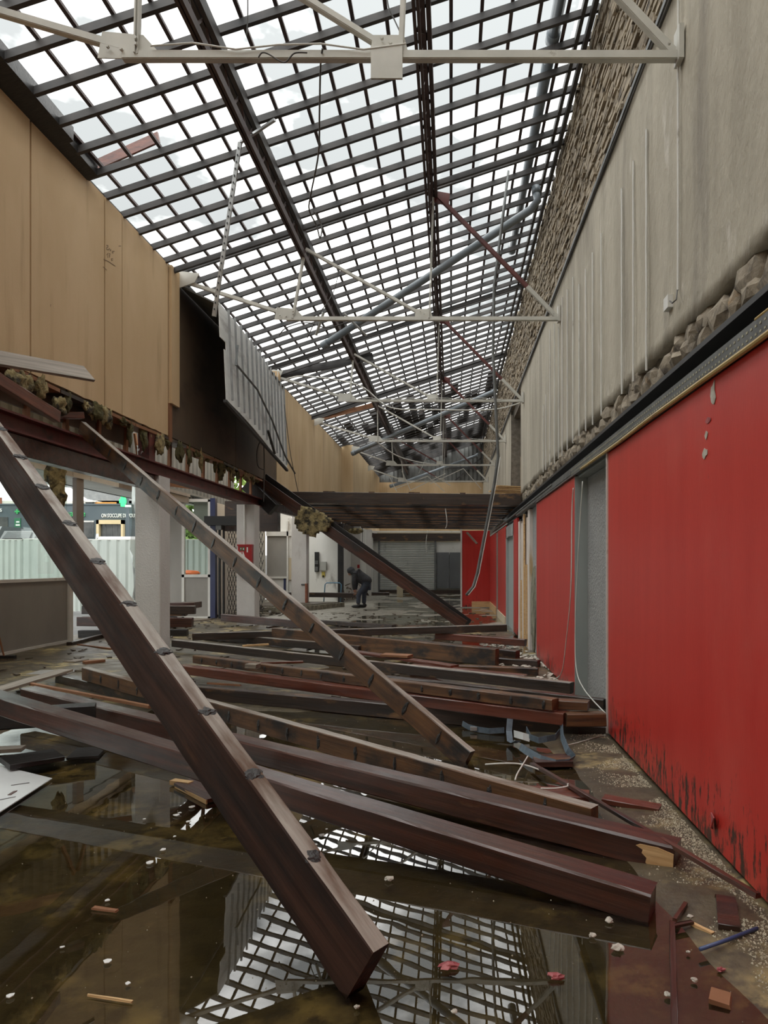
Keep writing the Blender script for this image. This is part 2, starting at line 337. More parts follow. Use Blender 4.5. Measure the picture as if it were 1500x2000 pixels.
# ------------------------------------------------------------------ building helpers
class MB:
    """collects geometry in hall coordinates; build() links it as ONE mesh object"""
    def __init__(self):
        self.v, self.f = [], []
    def add(self, vs, fs):
        o = len(self.v)
        self.v += [Vector(p) for p in vs]
        self.f += [tuple(i + o for i in q) for q in fs]
        return self
    def box(self, lo, hi, ch=0.0):
        (x0, y0, z0), (x1, y1, z1) = lo, hi
        return self.bar(((x0 + x1) / 2, y0, (z0 + z1) / 2), ((x0 + x1) / 2, y1, (z0 + z1) / 2), abs(x1 - x0), abs(z1 - z0), ch=ch)
    def bar(self, a, b, w, h, up=(0, 0, 1), ch=0.0, w2=None, h2=None):
        a, b = Vector(a), Vector(b)
        d = (b - a).normalized()
        up = Vector(up)
        if abs(d.dot(up)) > 0.999:
            up = Vector((0, 1, 0)) if abs(d.y) < 0.9 else Vector((1, 0, 0))
        s = d.cross(up).normalized()
        u = s.cross(d).normalized()
        w2, h2 = w2 or w, h2 or h
        if ch <= 0:
            q = ((-1, -1), (1, -1), (1, 1), (-1, 1))
            vs = [p + s * (sx * ww / 2) + u * (sz * hh / 2) for p, ww, hh in ((a, w, h), (b, w2, h2)) for sx, sz in q]
            return self.add(vs, [(3, 2, 1, 0), (4, 5, 6, 7), (0, 1, 5, 4), (1, 2, 6, 5), (2, 3, 7, 6), (3, 0, 4, 7)])
        vs = []
        for p, ww, hh, e in ((a, w, h, -1), (b, w2, h2, 1)):
            for (px, pz_) in ((-ww / 2 + ch, -hh / 2), (ww / 2 - ch, -hh / 2), (ww / 2, -hh / 2 + ch), (ww / 2, hh / 2 - ch),
                              (ww / 2 - ch, hh / 2), (-ww / 2 + ch, hh / 2), (-ww / 2, hh / 2 - ch), (-ww / 2, -hh / 2 + ch)):
                vs.append(p + s * px + u * pz_)
        fs = [tuple(range(7, -1, -1)), tuple(range(8, 16))] + [(i, (i + 1) % 8, 8 + (i + 1) % 8, 8 + i) for i in range(8)]
        return self.add(vs, fs)
    def tube(self, pts, r, n=8, r2=None):
        pts = [Vector(p) for p in pts]
        vs, fs = [], []
        ref = None
        for i, p in enumerate(pts):
            d = (pts[min(i + 1, len(pts) - 1)] - pts[max(i - 1, 0)]).normalized()
            if ref is None:
                ref = Vector((0, 0, 1)) if abs(d.z) < 0.9 else Vector((1, 0, 0))
            s = d.cross(ref).normalized()
            ref = s.cross(d).normalized()
            rr = r if r2 is None else r + (r2 - r) * i / max(1, len(pts) - 1)
            for k in range(n):
                t = 2 * math.pi * k / n
                vs.append(p + (s * math.cos(t) + ref * math.sin(t)) * rr)
        for i in range(len(pts) - 1):
            for k in range(n):
                fs.append((i * n + k, i * n + (k + 1) % n, (i + 1) * n + (k + 1) % n, (i + 1) * n + k))
        fs.append(tuple(range(n - 1, -1, -1)))
        fs.append(tuple((len(pts) - 1) * n + k for k in range(n)))
        return self.add(vs, fs)
    def ribbon(self, pts, w, t=0.004, side=(0, 0, 1)):
        pts = [Vector(p) for p in pts]
        vs, fs = [], []
        for i, p in enumerate(pts):
            d = (pts[min(i + 1, len(pts) - 1)] - pts[max(i - 1, 0)]).normalized()
            sd = Vector(side[i] if isinstance(side, list) else side)
            s = (sd - d * sd.dot(d)).normalized()
            n = d.cross(s).normalized()
            vs += [p + s * w / 2 + n * t / 2, p - s * w / 2 + n * t / 2, p - s * w / 2 - n * t / 2, p + s * w / 2 - n * t / 2]
        for i in range(len(pts) - 1):
            for k in range(4):
                fs.append((i * 4 + k, i * 4 + (k + 1) % 4, i * 4 + 4 + (k + 1) % 4, i * 4 + 4 + k))
        e = (len(pts) - 1) * 4
        fs += [(3, 2, 1, 0), (e, e + 1, e + 2, e + 3)]
        return self.add(vs, fs)
    def prism(self, poly, off):
        """poly: list of points of a flat outline, off: extrusion vector"""
        poly = [Vector(p) for p in poly]
        off = Vector(off)
        n = len(poly)
        return self.add(poly + [p + off for p in poly], [tuple(range(n - 1, -1, -1)), tuple(range(n, 2 * n))] +
                        [(i, (i + 1) % n, n + (i + 1) % n, n + i) for i in range(n)])
    def lump(self, c, size, seed=0, sub=2, amp=0.35, fr=2.2):
        bm = bmesh.new()
        bmesh.ops.create_icosphere(bm, subdivisions=sub, radius=1.0)
        vs = []
        for v in bm.verts:
            k = 1.0 + amp * noise.noise(v.co * fr + Vector((seed * 3.7, seed * 1.3, seed * 7.1)))
            vs.append(Vector((v.co.x * size[0] * k, v.co.y * size[1] * k, v.co.z * size[2] * k)) + Vector(c))
        bm.verts.index_update()
        fs = [tuple(v.index for v in f.verts) for f in bm.faces]
        bm.free()
        return self.add(vs, fs)
    def build(self, name, m, parent=None, kind=None, smooth=False, label=None):
        base = world_loc(parent) if parent else Vector((0, 0, 0))
        me = bpy.data.meshes.new(name)
        me.from_pydata([p - base for p in self.v], [], self.f)
        bm = bmesh.new()
        bm.from_mesh(me)
        bmesh.ops.recalc_face_normals(bm, faces=bm.faces)
        bm.to_mesh(me)
        bm.free()
        me.materials.append(M[m] if isinstance(m, str) else m)
        if smooth:
            for p in me.polygons:
                p.use_smooth = True
        o = bpy.data.objects.new(name, me)
        C.objects.link(o)
        if parent:
            o.parent = parent
        if kind:
            o['kind'] = kind
        if label:
            o['label'] = label
        return o
def world_loc(o):
    v = Vector((0, 0, 0))
    while o:
        v += o.location
        o = o.parent
    return v
def thing(name, label, cat, loc=(0, 0, 0), group=None):
    o = bpy.data.objects.new(name, None)
    C.objects.link(o)
    o.empty_display_size = 0.2
    o.location = loc
    return tag(o, label, cat, group)
def tag(o, label, cat, group=None):
    o['label'], o['category'] = label, cat
    if 'kind' not in o:
        o['kind'] = 'thing'
    if group:
        o['group'] = group
    return o
def struct(name, loc=(0, 0, 0)):
    o = bpy.data.objects.new(name, None)
    C.objects.link(o)
    o.location = loc
    o['kind'] = 'structure'
    return o
def solo(mb, name, m, label, cat, group=None, smooth=False):
    """a thing that is one mesh; its origin goes to the centre of its underside"""
    lo = Vector([min(p[i] for p in mb.v) for i in range(3)])
    hi = Vector([max(p[i] for p in mb.v) for i in range(3)])
    b = Vector(((lo.x + hi.x) / 2, (lo.y + hi.y) / 2, lo.z))
    mb.v = [p - b for p in mb.v]
    o = mb.build(name, m, smooth=smooth)
    o.location = b
    return tag(o, label, cat, group)
def share(o, name, loc, parent):
    c = o.copy()
    c.name = name
    C.objects.link(c)
    c.parent = parent
    c.location = loc
    return c
# ================================================================== THE SETTING
XL, XU, XR = -4.80, 1.92, 1.36           # tan wall, plaster wall, red lining
Y0, YB = -3.0, 41.0
def roof_z(x):
    return 6.65 + 0.33 * (x - XL)
def sm(a, b, t):
    t = max(0.0, min(1.0, (t - a) / (b - a)))
    return t * t * (3 - 2 * t)

# ---- floor: uneven concrete, the water stands in its hollows
def floor_h(x, y):
    h = 0.016 * noise.noise(Vector((x * 0.7, y * 0.7, 3.0))) + 0.008 * noise.noise(Vector((x * 2.3, y * 2.3, 9.0)))
    h += -0.040 * (1 - sm(5.6, 7.2, y)) * (1 - sm(0.55, 1.15, x + 0.10 * (y - 3)))      # flooded foreground
    h += 0.022 * sm(0.75, 1.25, x + 0.06 * (y - 3)) * (1 - sm(9, 12, y))                 # dry strip by the red wall
    h += 0.014 * sm(6.5, 8, y) * (1 - sm(-3.6, -2.4, x)) - 0.002 * sm(8, 12, y)
    return h
nx, ny = 118, 330
fv, ff = [], []
for j in range(ny + 1):
    t = j / ny
    y = Y0 + (YB - Y0 + 0.5) * (0.35 * t + 0.65 * t * t)
    for i in range(nx + 1):
        x = -8.0 + 10.2 * i / nx
        fv.append((x, y, floor_h(x, y)))
for j in range(ny):
    for i in range(nx):
        a = j * (nx + 1) + i
        ff.append((a, a + 1, a + nx + 2, a + nx + 1))
fl = MB().add(fv, ff).build('floor', 'floor', kind='structure', smooth=True)
fl.data.materials.append(M['rearfloor'])
for p in fl.data.polygons:                    # the pale old floor begins behind the pile
    if p.center.y > 17.2 + 1.2 * noise.noise(Vector((p.center.x * 0.7, 0, 2))) and p.center.x > -5.2:
        p.material_index = 1
wa = MB().add([(-7.3, Y0, 0), (1.5, Y0, 0), (1.5, YB, 0), (-7.3, YB, 0)], [(0, 1, 2, 3)])
wo = wa.build('standing_water', 'water', kind='stuff')
tag(wo, 'shallow brown standing water mirroring the open roof', 'water')

# ---- roof frame left after the fire
roof = struct('ceiling')
rf = MB().bar((-5.0, 0, roof_z(-5.0) - 0.02), (1.97, 0, roof_z(1.97) - 0.02), 0.055, 0.085)
r0 = rf.build('rafter', 'rafter', roof)
y = Y0
k = 0
while y < YB:
    j = 0.02 * math.sin(k * 12.9)
    o = r0 if k == 0 else share(r0, 'rafter', (0, 0, 0), roof)
    o.location = (0, y + j, 0.008 * math.sin(k * 5.1))
    y += 0.5
    k += 1
for yy in (11.70, 17.62, 23.5):                    # doubled rafters at the trusses
    share(r0, 'rafter', (0, yy + 0.02, -0.09), roof)
bt = MB().bar((0, Y0, 0.05), (0, YB, 0.05), 0.045, 0.035)
b0 = bt.build('batten', 'batten', roof)
xs = [-4.62 + 0.385 * i for i in range(17)]
for i, x in enumerate(xs):
    o = b0 if i == 0 else share(b0, 'batten', (0, 0, 0), roof)
    o.location = (x, 0, roof_z(x) + 0.012)
for k, (x, dz) in enumerate(((-2.60, 0.0), (-0.30, 0.0))):
    zt = roof_z(x) - 0.10
    MB().bar((x - 0.035, Y0, zt), (x - 0.035, YB, zt), 0.055, 0.15).bar((x + 0.035, Y0, zt), (x + 0.035, YB, zt), 0.055, 0.15).build('purlin_rail', 'rafter' if k == 0 else 'batten', roof)
    zb = zt - 0.34 if k == 0 else zt - 0.20
    xb = x if k == 0 else x - 0.10
    MB().bar((xb - 0.025, Y0, zb), (xb - 0.025, YB, zb), 0.035, 0.11).bar((xb + 0.025, Y0, zb), (xb + 0.025, YB, zb), 0.035, 0.11).build('purlin_rail', 'batten', roof)
    lc = MB().bar((x, 0, zt), (xb, 0.3, zb), 0.022, 0.022).bar((xb, 0.3, zb), (x, 0.6, zt), 0.022, 0.022)
    l0 = lc.build('lacing_bar', 'batten', roof)
    yy, q = Y0, 0
    while yy < 30:
        o = l0 if q == 0 else share(l0, 'lacing_bar', (0, 0, 0), roof)
        o.location = (0, yy, 0)
        yy += 0.6
        q += 1
# edge boards along both eaves, a rest of boarding by the near left corner
MB().bar((XL - 0.05, Y0, roof_z(XL) - 0.08), (XL - 0.05, YB, roof_z(XL) - 0.08), 0.05, 0.16).build('eave_board', 'rafter', roof)
MB().bar((1.86, Y0, roof_z(1.86) - 0.11), (1.86, YB, roof_z(1.86) - 0.11), 0.06, 0.10).build('eave_board', 'rafter', roof)
MB().bar((1.74, Y0, roof_z(1.74) - 0.02), (1.74, YB, roof_z(1.74) - 0.02), 0.05, 0.10).build('eave_board', 'rafter', roof)
for k, (ya, yb, x1) in enumerate(((3.6, 5.6, -4.50), (5.6, 7.2, -4.55), (7.2, 8.3, -4.57), (8.3, 9.0, -4.64))):
    MB().prism([(-4.95, ya, roof_z(-4.95) - 0.09), (x1, ya, roof_z(x1) - 0.07), (x1 - 0.02, yb, roof_z(x1 - 0.02) - 0.07),
                (-4.95, yb, roof_z(-4.95) - 0.09)], (0, 0, 0.17)).build('roof_board', 'char', roof)
MB().bar(py_(190, 322, 9.4), py_(310, 268, 9.15), 0.03, 0.15, ch=0.004).build('roof_board', 'wood_red', roof)
MB().bar((XL - .02, 18.6, 6.64), (-2.2, 19.2, 7.36), 0.08, 0.2).build('roof_board', 'char', roof)
MB().bar((XL + .1, 24.0, 6.62), (-2.6, 24.2, 7.2), 0.05, 0.16).build('roof_board', 'rustpost', roof)
# the part further back still carries dark boarding
rb = random.Random(2)
for i in range(24):
    x = -4.75 + 0.28 * i
    yy = 25.5 + 2.5 * rb.random()
    while yy < YB:
        l = 1.2 + 1.8 * rb.random()
        e = min(yy + l, YB)
        if rb.random() < 0.52 and e - yy > 0.3:
            MB().prism([(x, yy, roof_z(x) + 0.085), (x + 0.27, yy, roof_z(x + 0.27) + 0.085),
                        (x + 0.27, e, roof_z(x + 0.27) + 0.085), (x, e, roof_z(x) + 0.085)], (0, 0, 0.02)).build('roof_board', 'roofboard', roof)
        yy = e + 0.02
# ---- gutter pipes and pale sheets lying along the top of the right roof edge
for k, (ya, yb) in enumerate(((6.5, 9.0), (9.4, 12.0))):
    pass

# ---- right wall
wr = struct('wall_right')
MB().box((2.02, Y0, 3.0), (2.35, 18.8, 8.9)).build('masonry_core', 'mortar', wr)
MB().box((2.02, 21.9, 3.0), (2.35, YB, 8.9)).build('masonry_core', 'mortar', wr)
MB().box((2.5, 18.6, 3.0), (2.7, 22.0, 8.9)).build('masonry_core', 'mortar', wr)
MB().box((2.02, 18.8, 6.2), (2.35, 21.9, 8.9)).build('masonry_core', 'mortar', wr)
def plaster(ya, yb, zlo, ztop):
    vs, fs = [], []
    n, mz = int((yb - ya) / 0.11), 22
    for i in range(n + 1):
        yy = ya + (yb - ya) * i / n
        zb = zlo + 0.05 * noise.noise(Vector((yy * 1.1, 2.2, 0))) + 0.035 * noise.noise(Vector((yy * 6, 7.2, 0)))
        for j in range(mz + 1):
            zz = zb + (ztop - zb) * j / mz
            vs.append((XU + 0.012 * noise.noise(Vector((yy * .8, zz * .8, 1))), yy, zz))
    m1 = mz + 1
    for i in range(n):
        for j in range(mz):
            fs.append((i * m1 + j, i * m1 + j + 1, (i + 1) * m1 + j + 1, (i + 1) * m1 + j))
    o = len(vs)
    for i in range(n + 1):
        p = vs[i * m1]
        vs.append((2.04, p[1], p[2] + 0.01))
    for i in range(n):
        fs.append((i * m1, (i + 1) * m1, o + i + 1, o + i))
    return MB().add(vs, fs)
plaster(Y0, 18.8, 3.45, 6.42).build('plaster_coat', 'plaster', wr, smooth=True)
plaster(21.9, YB, 3.40, 6.42).build('plaster_coat', 'plaster', wr, smooth=True)
MB().box((1.93, 18.78, 3.1), (2.5, 18.82, 6.3)).build('plaster_reveal', 'plaster', wr)
MB().box((1.93, 21.88, 3.1), (2.5, 21.92, 6.3)).build('plaster_reveal', 'mortar', wr)
MB().box((2.2, 20.6, 3.1), (2.24, 21.6, 4.9)).build('chipboard_panel', 'osb', wr)
MB().bar((1.90, Y0, 6.45), (1.90, YB, 6.45), 0.05, 0.05).build('wall_moulding', 'galvdark', wr)
MB().tube([(1.885, Y0 + i * 1.5, 6.40 + 0.03 * math.sin(i * 1.7)) for i in range(30)], 0.008, 6).build('wall_cable', 'cable_d', wr)
# schist courses above the plaster: the nearest 300 are parts, the rest one mass
rest = MB()
cnt = 0
zz = 6.49
row = 0
while zz < 8.78:
    hh = 0.055 + 0.035 * ((row * 7919) % 13) / 13.0
    yy = 4.2 - 0.2 * (row % 3)
    c = 0
    while yy < YB:
        ln = 0.16 + 0.26 * random.random()
        pr = 0.025 + 0.045 * random.random()
        jz = 0.01 * random.random()
        jy = 0.012
        x0 = 2.03
        p = [(x0, yy + jy, zz), (x0, yy + ln - jy, zz + jz), (x0, yy + ln - jy, zz + hh - jz), (x0, yy + jy, zz + hh - 0.008)]
        q = [(x0 - pr - 0.02 * random.random() - 0.03, a[1] + random.uniform(-.006, .014) * (1 if n in (0, 3) else -1), a[2] + random.uniform(0, .010) * (1 if n < 2 else -1)) for n, a in enumerate(p)]
        mb = MB().add(p + q, [(4, 5, 6, 7), (0, 1, 5, 4), (1, 2, 6, 5), (2, 3, 7, 6), (3, 0, 4, 7)])
        if 5.4 < yy < 8.4 and cnt < 298 and zz < 8.7:
            mb.build('stone', 'stone2', wr)
            cnt += 1
        else:
            rest.add(mb.v, mb.f)
        yy += ln
    zz += hh
    row += 1
rest.build('stonework', 'stone2', wr, kind='stuff')
# rubble stones laid bare between the plaster and the black beam
yy = 3.2
while yy < 18.7:
    s = 0.16 + 0.24 * random.random()
    for lev in range(1 + (random.random() < 0.35)):
        MB().lump((2.0, yy + s / 2, 3.23 + 0.12 * lev + 0.06 * random.random()), (0.075 + 0.05 * random.random(), s * 0.56, 0.12 + 0.05 * random.random()),
                  seed=yy + lev, sub=2, amp=0.45, fr=1.7).build('stone', 'stone', wr)
    yy += s * 0.92
MB().box((2.0, Y0, 3.05), (2.06, 18.8, 3.5)).build('mortar_bed', 'mortar', wr)
# black steel beam in the wall
MB().box((1.80, Y0, 3.06), (2.3, 24.0, 3.10)).build('beam_flange', 'blacksteel', wr)
MB().box((1.98, Y0, 2.55), (2.02, 24.0, 3.03)).build('beam_web', 'blacksteel', wr)
MB().box((1.80, Y0, 2.50), (2.3, 24.0, 2.55)).build('beam_flange', 'blacksteel', wr)
# lower wall behind the red lining
MB().box((1.52, Y0, -0.05), (2.3, YB, 2.5)).build('lower_wall', 'crepi', wr)
# red lining panels
def red(ya, yb, ztop=2.47, m='red', z0=0.045):
    return MB().bar((XR + 0.02, ya, (z0 + ztop) / 2), (XR + 0.02, yb, (z0 + ztop) / 2), 0.04, ztop - z0, ch=0.003).build('red_panel', m, wr)
red(Y0, 5.905)
red(7.50, 10.86, m='red2')
red(14.05, 14.86, m='red2')
red(16.95, 19.85, m='red2')
red(20.45, 23.8, m='red2')
MB().box((1.40, Y0, 0.0), (1.5, 5.9, 0.05)).box((1.40, 7.5, 0.0), (1.5, 10.8, 0.05)).build('panel_packer', 'black', wr)
MB().bar((XR + 0.015, 5.915, 0.04), (XR + 0.015, 5.915, 2.50), 0.02, 0.06, up=(1, 0, 0)).build('edge_strip', 'framewhite', wr)
MB().bar((XR + 0.02, 7.49, 0.04), (XR + 0.02, 7.49, 2.47), 0.012, 0.045, up=(1, 0, 0)).build('edge_strip', 'jamb', wr)
MB().bar((XR + 0.02, 10.865, 0.04), (XR + 0.02, 10.865, 2.47), 0.012, 0.045, up=(1, 0, 0)).build('edge_strip', 'jamb', wr)
# the niche between the first two red panels
MB().box((XR + 0.03, 7.48, 0), (1.52, 7.50, 2.52)).build('niche_jamb', 'jamb', wr)
MB().box((XR + 0.04, 5.90, 2.455), (1.52, 7.5, 2.5)).build('niche_head', 'jamb', wr)
MB().box((1.495, 5.9, 0), (1.52, 7.48, 2.45)).build('niche_back', 'crepi', wr)
MB().box((XR + 0.04, 5.9, 0), (1.52, 5.93, 2.45)).build('niche_jamb', 'crepi', wr)
# further along: roughcast, scraped wall, grey door frame
MB().box((1.44, 10.88, 0), (1.54, 12.0, 2.5)).build('roughcast_strip', 'crepi', wr)
sc = MB()
for i in range(7):
    ya = 12.0 + i * 0.29
    sc.box((1.38 + 0.03 * ((i * 5) % 3), ya, 0.0), (1.54, ya + 0.285, 2.48 - 0.05 * ((i * 3) % 4)))
sc.build('scraped_wall', 'scraped', wr)
for i, (ya, zt, w) in enumerate(((12.35, 1.5, 0.05), (12.75, 2.45, 0.07), (13.3, 1.2, 0.06))):
    MB().bar((1.37, ya, 0.02), (1.375, ya + 0.10, zt), w, 0.03, up=(1, 0, 0)).build('torn_lath', 'rawwood', wr)
MB().lump((1.45, 11.75, 0.75), (0.08, 0.22, 0.75), 5, 3, 0.3, 3).build('broken_masonry', 'mossy', wr)
MB().box((XR, 14.86, 0), (1.50, 14.98, 2.4)).build('frame_jamb', 'jamb', wr)
MB().box((XR, 16.8, 0), (1.50, 16.95, 2.4)).build('frame_jamb', 'jamb', wr)
MB().box((XR, 14.86, 2.15), (1.50, 16.95, 2.42)).build('frame_head', 'jamb', wr)
MB().box((1.42, 14.98, 0), (1.46, 16.8, 2.15)).build('door_leaf', 'jamb', wr)
MB().box((1.345, 15.6, 2.16), (1.37, 16.4, 2.42)).build('grille_plate', 'galv', wr)
MB().box((XR, 19.85, 0), (1.44, 20.45, 2.45)).build('brown_door_edge', 'postbrown', wr)
MB().box((1.335, 20.5, 0), (1.362, 23.75, 0.22)).build('skirting_board', 'rawwood', wr)
MB().box((1.335, 17.0, 0), (1.362, 19.8, 0.20)).build('skirting_board', 'beige', wr)
# perforated metal track with yellow pipes on top of the lining
MB().box((1.335, Y0, 2.475), (1.375, 10.8, 2.575)).box((1.375, Y0, 2.49), (1.52, 24, 2.50)).build('perforated_track', 'galvdark', wr)
pf = MB()
yy = 1.9
while yy < 7.6:
    for zc in (2.508, 2.545):
        pf.box((1.3325, yy, zc - 0.005), (1.3365, yy + 0.016, zc + 0.005))
    yy += 0.045
pf.build('track_perforations', 'hole', wr, kind='stuff')
MB().tube([(1.335, -1 + 0.8 * i, 2.478 + 0.005 * math.sin(i * 2.1)) for i in range(11)], 0.014, 8).build('yellow_pipe', 'brass', wr)
MB().tube([(1.34, -1 + 0.8 * i, 2.577 + 0.004 * math.sin(i * 1.3)) for i in range(6)], 0.008, 8).build('yellow_pipe', 'brass', wr)
MB().box((1.33, 7.6, 2.50), (1.37, 14.0, 2.54)).box((1.32, 9.0, 2.545), (1.36, 22.0, 2.57)).build('ceiling_rail', 'galvdark', wr)
# thin rods fixed to the plaster
rods = [(1324.5, -260, 566), (1262.5, 253, 724), (1237, 315, 745), (1214.5, 367, 770), (1174.5, 456, 812), (1157.5, 493, 830), (1144, 525, 842),
        (1131, 555, 852), (1119, 541, 866), (1108, 565, 880), (1098, 581, 890), (1091, 640, 896), (1083, 632, 906), (1074, 643, 912), (1066, 770, 918), (1061, 790, 922)]
for px, yt, yb in rods:
    a, b = pX(px, yt, 1.895), pX(px, yb, 1.895)
    n = 6
    pts = [a.lerp(b, i / n) + Vector((0, 0.006 * math.sin(i * 2.7 + px), 0)) for i in range(n + 1)]
    MB().tube(pts, 0.011 if px < 1300 else 0.010, 6).build('conduit', 'framewhite', wr)
# junction box on the plaster
b = pX(1300, 592, 1.87)
MB().box((b.x, b.y - 0.06, b.z - 0.055), (b.x + 0.05, b.y + 0.06, b.z + 0.055)).build('junction_box', 'framewhite', wr)
MB().tube([pX(1323, 566, 1.89), pX(1321, 585, 1.87), pX(1313, 592, 1.86), pX(1308, 588, 1.86)], 0.006, 6).build('box_cable', 'cable_d', wr)
# torn paint on the nearest red panel
for i, (px, py, w, h) in enumerate(((1392, 770, 9, 52), (1383, 820, 10, 12), (1379, 850, 5, 17), (1376, 885, 9, 22))):
    c = pX(px, py, XR - 0.004)
    s = c.y / F
    pts = []
    for t in range(9):
        a = 2 * math.pi * t / 9
        r = 0.6 + 0.5 * random.random()
        pts.append((c.x, c.y + math.cos(a) * w * 1.6 * s * r, c.z + math.sin(a) * h * 0.55 * s * r))
    MB().prism(pts, (0.003, 0, 0)).build('torn_paint', 'chip' if i != 1 else 'redscrap', wr)
c = pX(1395, 1605, XR - 0.01)
MB().prism([(c.x, c.y + .05, c.z + .03), (c.x - .02, c.y - .04, c.z + .035), (c.x - .03, c.y - .03, c.z - .02), (c.x, c.y + .03, c.z - .05)], (0.006, 0, 0)).build('torn_paint', 'redscrap', wr)

# ---- cross partition, back wall with roller shutter
wp = struct('wall_partition')
MB().bar((0.37, 23.85, 1.36), (1.36, 23.85, 1.36), 0.06, 2.66, ch=0.004).build('red_panel', 'red2', wp)
MB().box((0.33, 23.78, 0.02), (0.385, 23.95, 2.74)).build('edge_strip', 'framewhite', wp)
MB().box((0.72, 23.79, 0.02), (1.34, 23.83, 0.22)).build('skirting_board', 'rawwood', wp)
MB().bar(py_(912, 1040, 23.6), py_(932, 1062, 23.5), 0.16, 0.05).build('broken_board', 'plankpale', wp)
wb = struct('wall_back')
YW = 36.0
MB().box((-7.5, YW + 0.2, -0.05), (2.2, YW + 0.4, 3.3)).build('wall_face', 'whitewall', wb)
MB().box((-7.5, YW - 0.1, 2.75), (2.2, YW + 0.2, 3.15)).build('header_beam', 'wood_soot', wb)
MB().box((-3.9, YW, 2.70), (1.6, YW + .15, 3.2)).build('header_board', 'beige', wb)
sh = MB()
x0, x1 = -3.75, -0.88
MB().box((x0 - 0.1, YW - 0.02, 0), (x0, YW + 0.16, 2.85)).box((x1, YW - 0.02, 0), (x1 + 0.1, YW + 0.16, 2.85)).build('shutter_guide', 'galvdark', wb)
s0 = MB().bar((x0, YW + 0.08, 0), (x1, YW + 0.08, 0), 0.05, 0.085, ch=0.02).build('shutter_slat', 'shutter', wb)
for i in range(29):
    o = s0 if i == 0 else share(s0, 'shutter_slat', (0, 0, 0), wb)
    o.location = (0, 0, 0.12 + 0.092 * i)
dk = MB().box((x1 + 0.12, YW + 0.05, 0.25), (-0.1, YW + 0.12, 2.15)).build('door_leaf', 'doorgrey', wb)
MB().box((-0.07, YW + 0.05, 0.25), (0.72, YW + 0.12, 2.15)).build('door_leaf', 'doorgrey', wb)
MB().box((0.55, YW + 0.02, 1.15), (0.62, YW + 0.05, 1.25)).build('door_handle', 'galv', wb)
MB().box((0.74, YW - 0.02, 0.0), (0.86, YW + 0.12, 2.15)).build('door_post', 'framewhite', wb)
MB().box((x0, YW - 0.35, 0.0), (1.3, YW - 0.15, 0.17)).build('threshold_beam', 'wood_soot', wb)
# gable above
gb = struct('wall_gable')
MB().box((-4.5, YB, 3.2), (2.0, YB + 0.2, 6.45)).build('board_strip', 'tan', gb)
for i in range(26):
    x = -4.4 + 0.25 * i
    MB().prism([(x, YB + 0.05, 6.4), (x + 0.17, YB, 6.4), (x + 0.25, YB + 0.05, 6.4), (x + 0.25, YB + 0.1, 6.4), (x, YB + 0.1, 6.4)],
               (0, 0, roof_z(x) - 6.4 + 0.16)).build('cladding_rib', 'cladding', gb)
MB().bar((-0.5, YB - 0.1, 7.3), (1.9, YB - 0.1, 7.3), 0.06, 0.1).bar((0.2, YB - 0.1, 6.5), (1.8, YB - 0.1, 7.9), 0.05, 0.08).build('brace', 'rafter', gb)

# ---- left wall: tan boards above the steel lintel
wlft = struct('wall_left')
ZB, ZT = 3.69, 6.60
MB().box((XL - 0.30, Y0, ZB + 0.05), (XL - 0.035, 18.8, ZT)).build('wall_core', 'tan', wlft)
def board(ya, yb, m, zlo=None, zhi=ZT, x=XL, th=0.03):
    zlo = ZB if zlo is None else zlo
    vs, fs = [], []
    n = max(2, int((yb - ya) / 0.12))
    for i in range(n + 1):
        yy = ya + 0.006 + (yb - ya - 0.012) * i / n
        zb = zlo + (0.018 * noise.noise(Vector((yy * 5, 1, 0))) if zlo == ZB else 0)
        vs += [(x, yy, zb), (x, yy, zhi), (x - th, yy, zhi), (x - th, yy, zb)]
    for i in range(n):
        for q in range(4):
            fs.append((i * 4 + q, i * 4 + (q + 1) % 4, i * 4 + 4 + (q + 1) % 4, i * 4 + 4 + q))
    fs += [(0, 1, 2, 3), (n * 4 + 3, n * 4 + 2, n * 4 + 1, n * 4)]
    return MB().add(vs, fs).build('wall_board', m, wlft)
board(Y0, 1.5, 'tan')
board(1.5, 4.2, 'tan')
board(4.2, 6.2, 'tan')
board(6.2, 7.78, 'tan', x=XL + 0.002)
board(7.80, 9.45, 'tan')
board(9.46, 9.95, 'tan', x=XL + 0.003)
board(9.96, 11.58, 'tan')
board(11.60, 11.95, 'tan', zlo=4.25, x=XL + 0.05, th=0.06)      # pilaster strip
MB().box((XL - 0.02, 11.6, 3.6), (XL + 0.012, 11.72, 4.25)).build('batten_strip', 'rustpost', wlft)
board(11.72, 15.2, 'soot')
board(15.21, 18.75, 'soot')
# bottom rail, studs and torn wool under the boards
bz = [3.66 + 0.03 * noise.noise(Vector((i * 0.7, 0, 4))) for i in range(14)]
for i in range(13):
    ya = 5.4 + i
    MB().bar((XL - 0.12, ya, bz[i] - 0.02), (XL - 0.12, ya + 0.98, bz[i + 1] - 0.02), 0.24, 0.045).build('bottom_rail', 'rustpost' if i % 3 else 'wood_soot', wlft)
for i in range(16):
    ya = 5.6 + 0.82 * i
    MB().bar((XL - 0.22, ya, 3.17), (XL - 0.22, ya + 0.03, 3.70), 0.05, 0.07).build('stud', 'rustpost', wlft)
MB().box((XL - 0.20, 10.9, 3.17), (XL - 0.02, 11.12, 3.66)).build('steel_post', 'redoxide', wlft)
MB().box((XL - 0.26, 5.2, 3.34), (XL - 0.23, 10.7, 3.7)).build('backing_board', 'soot', wlft)
rw = random.Random(3)
yy = 8.6
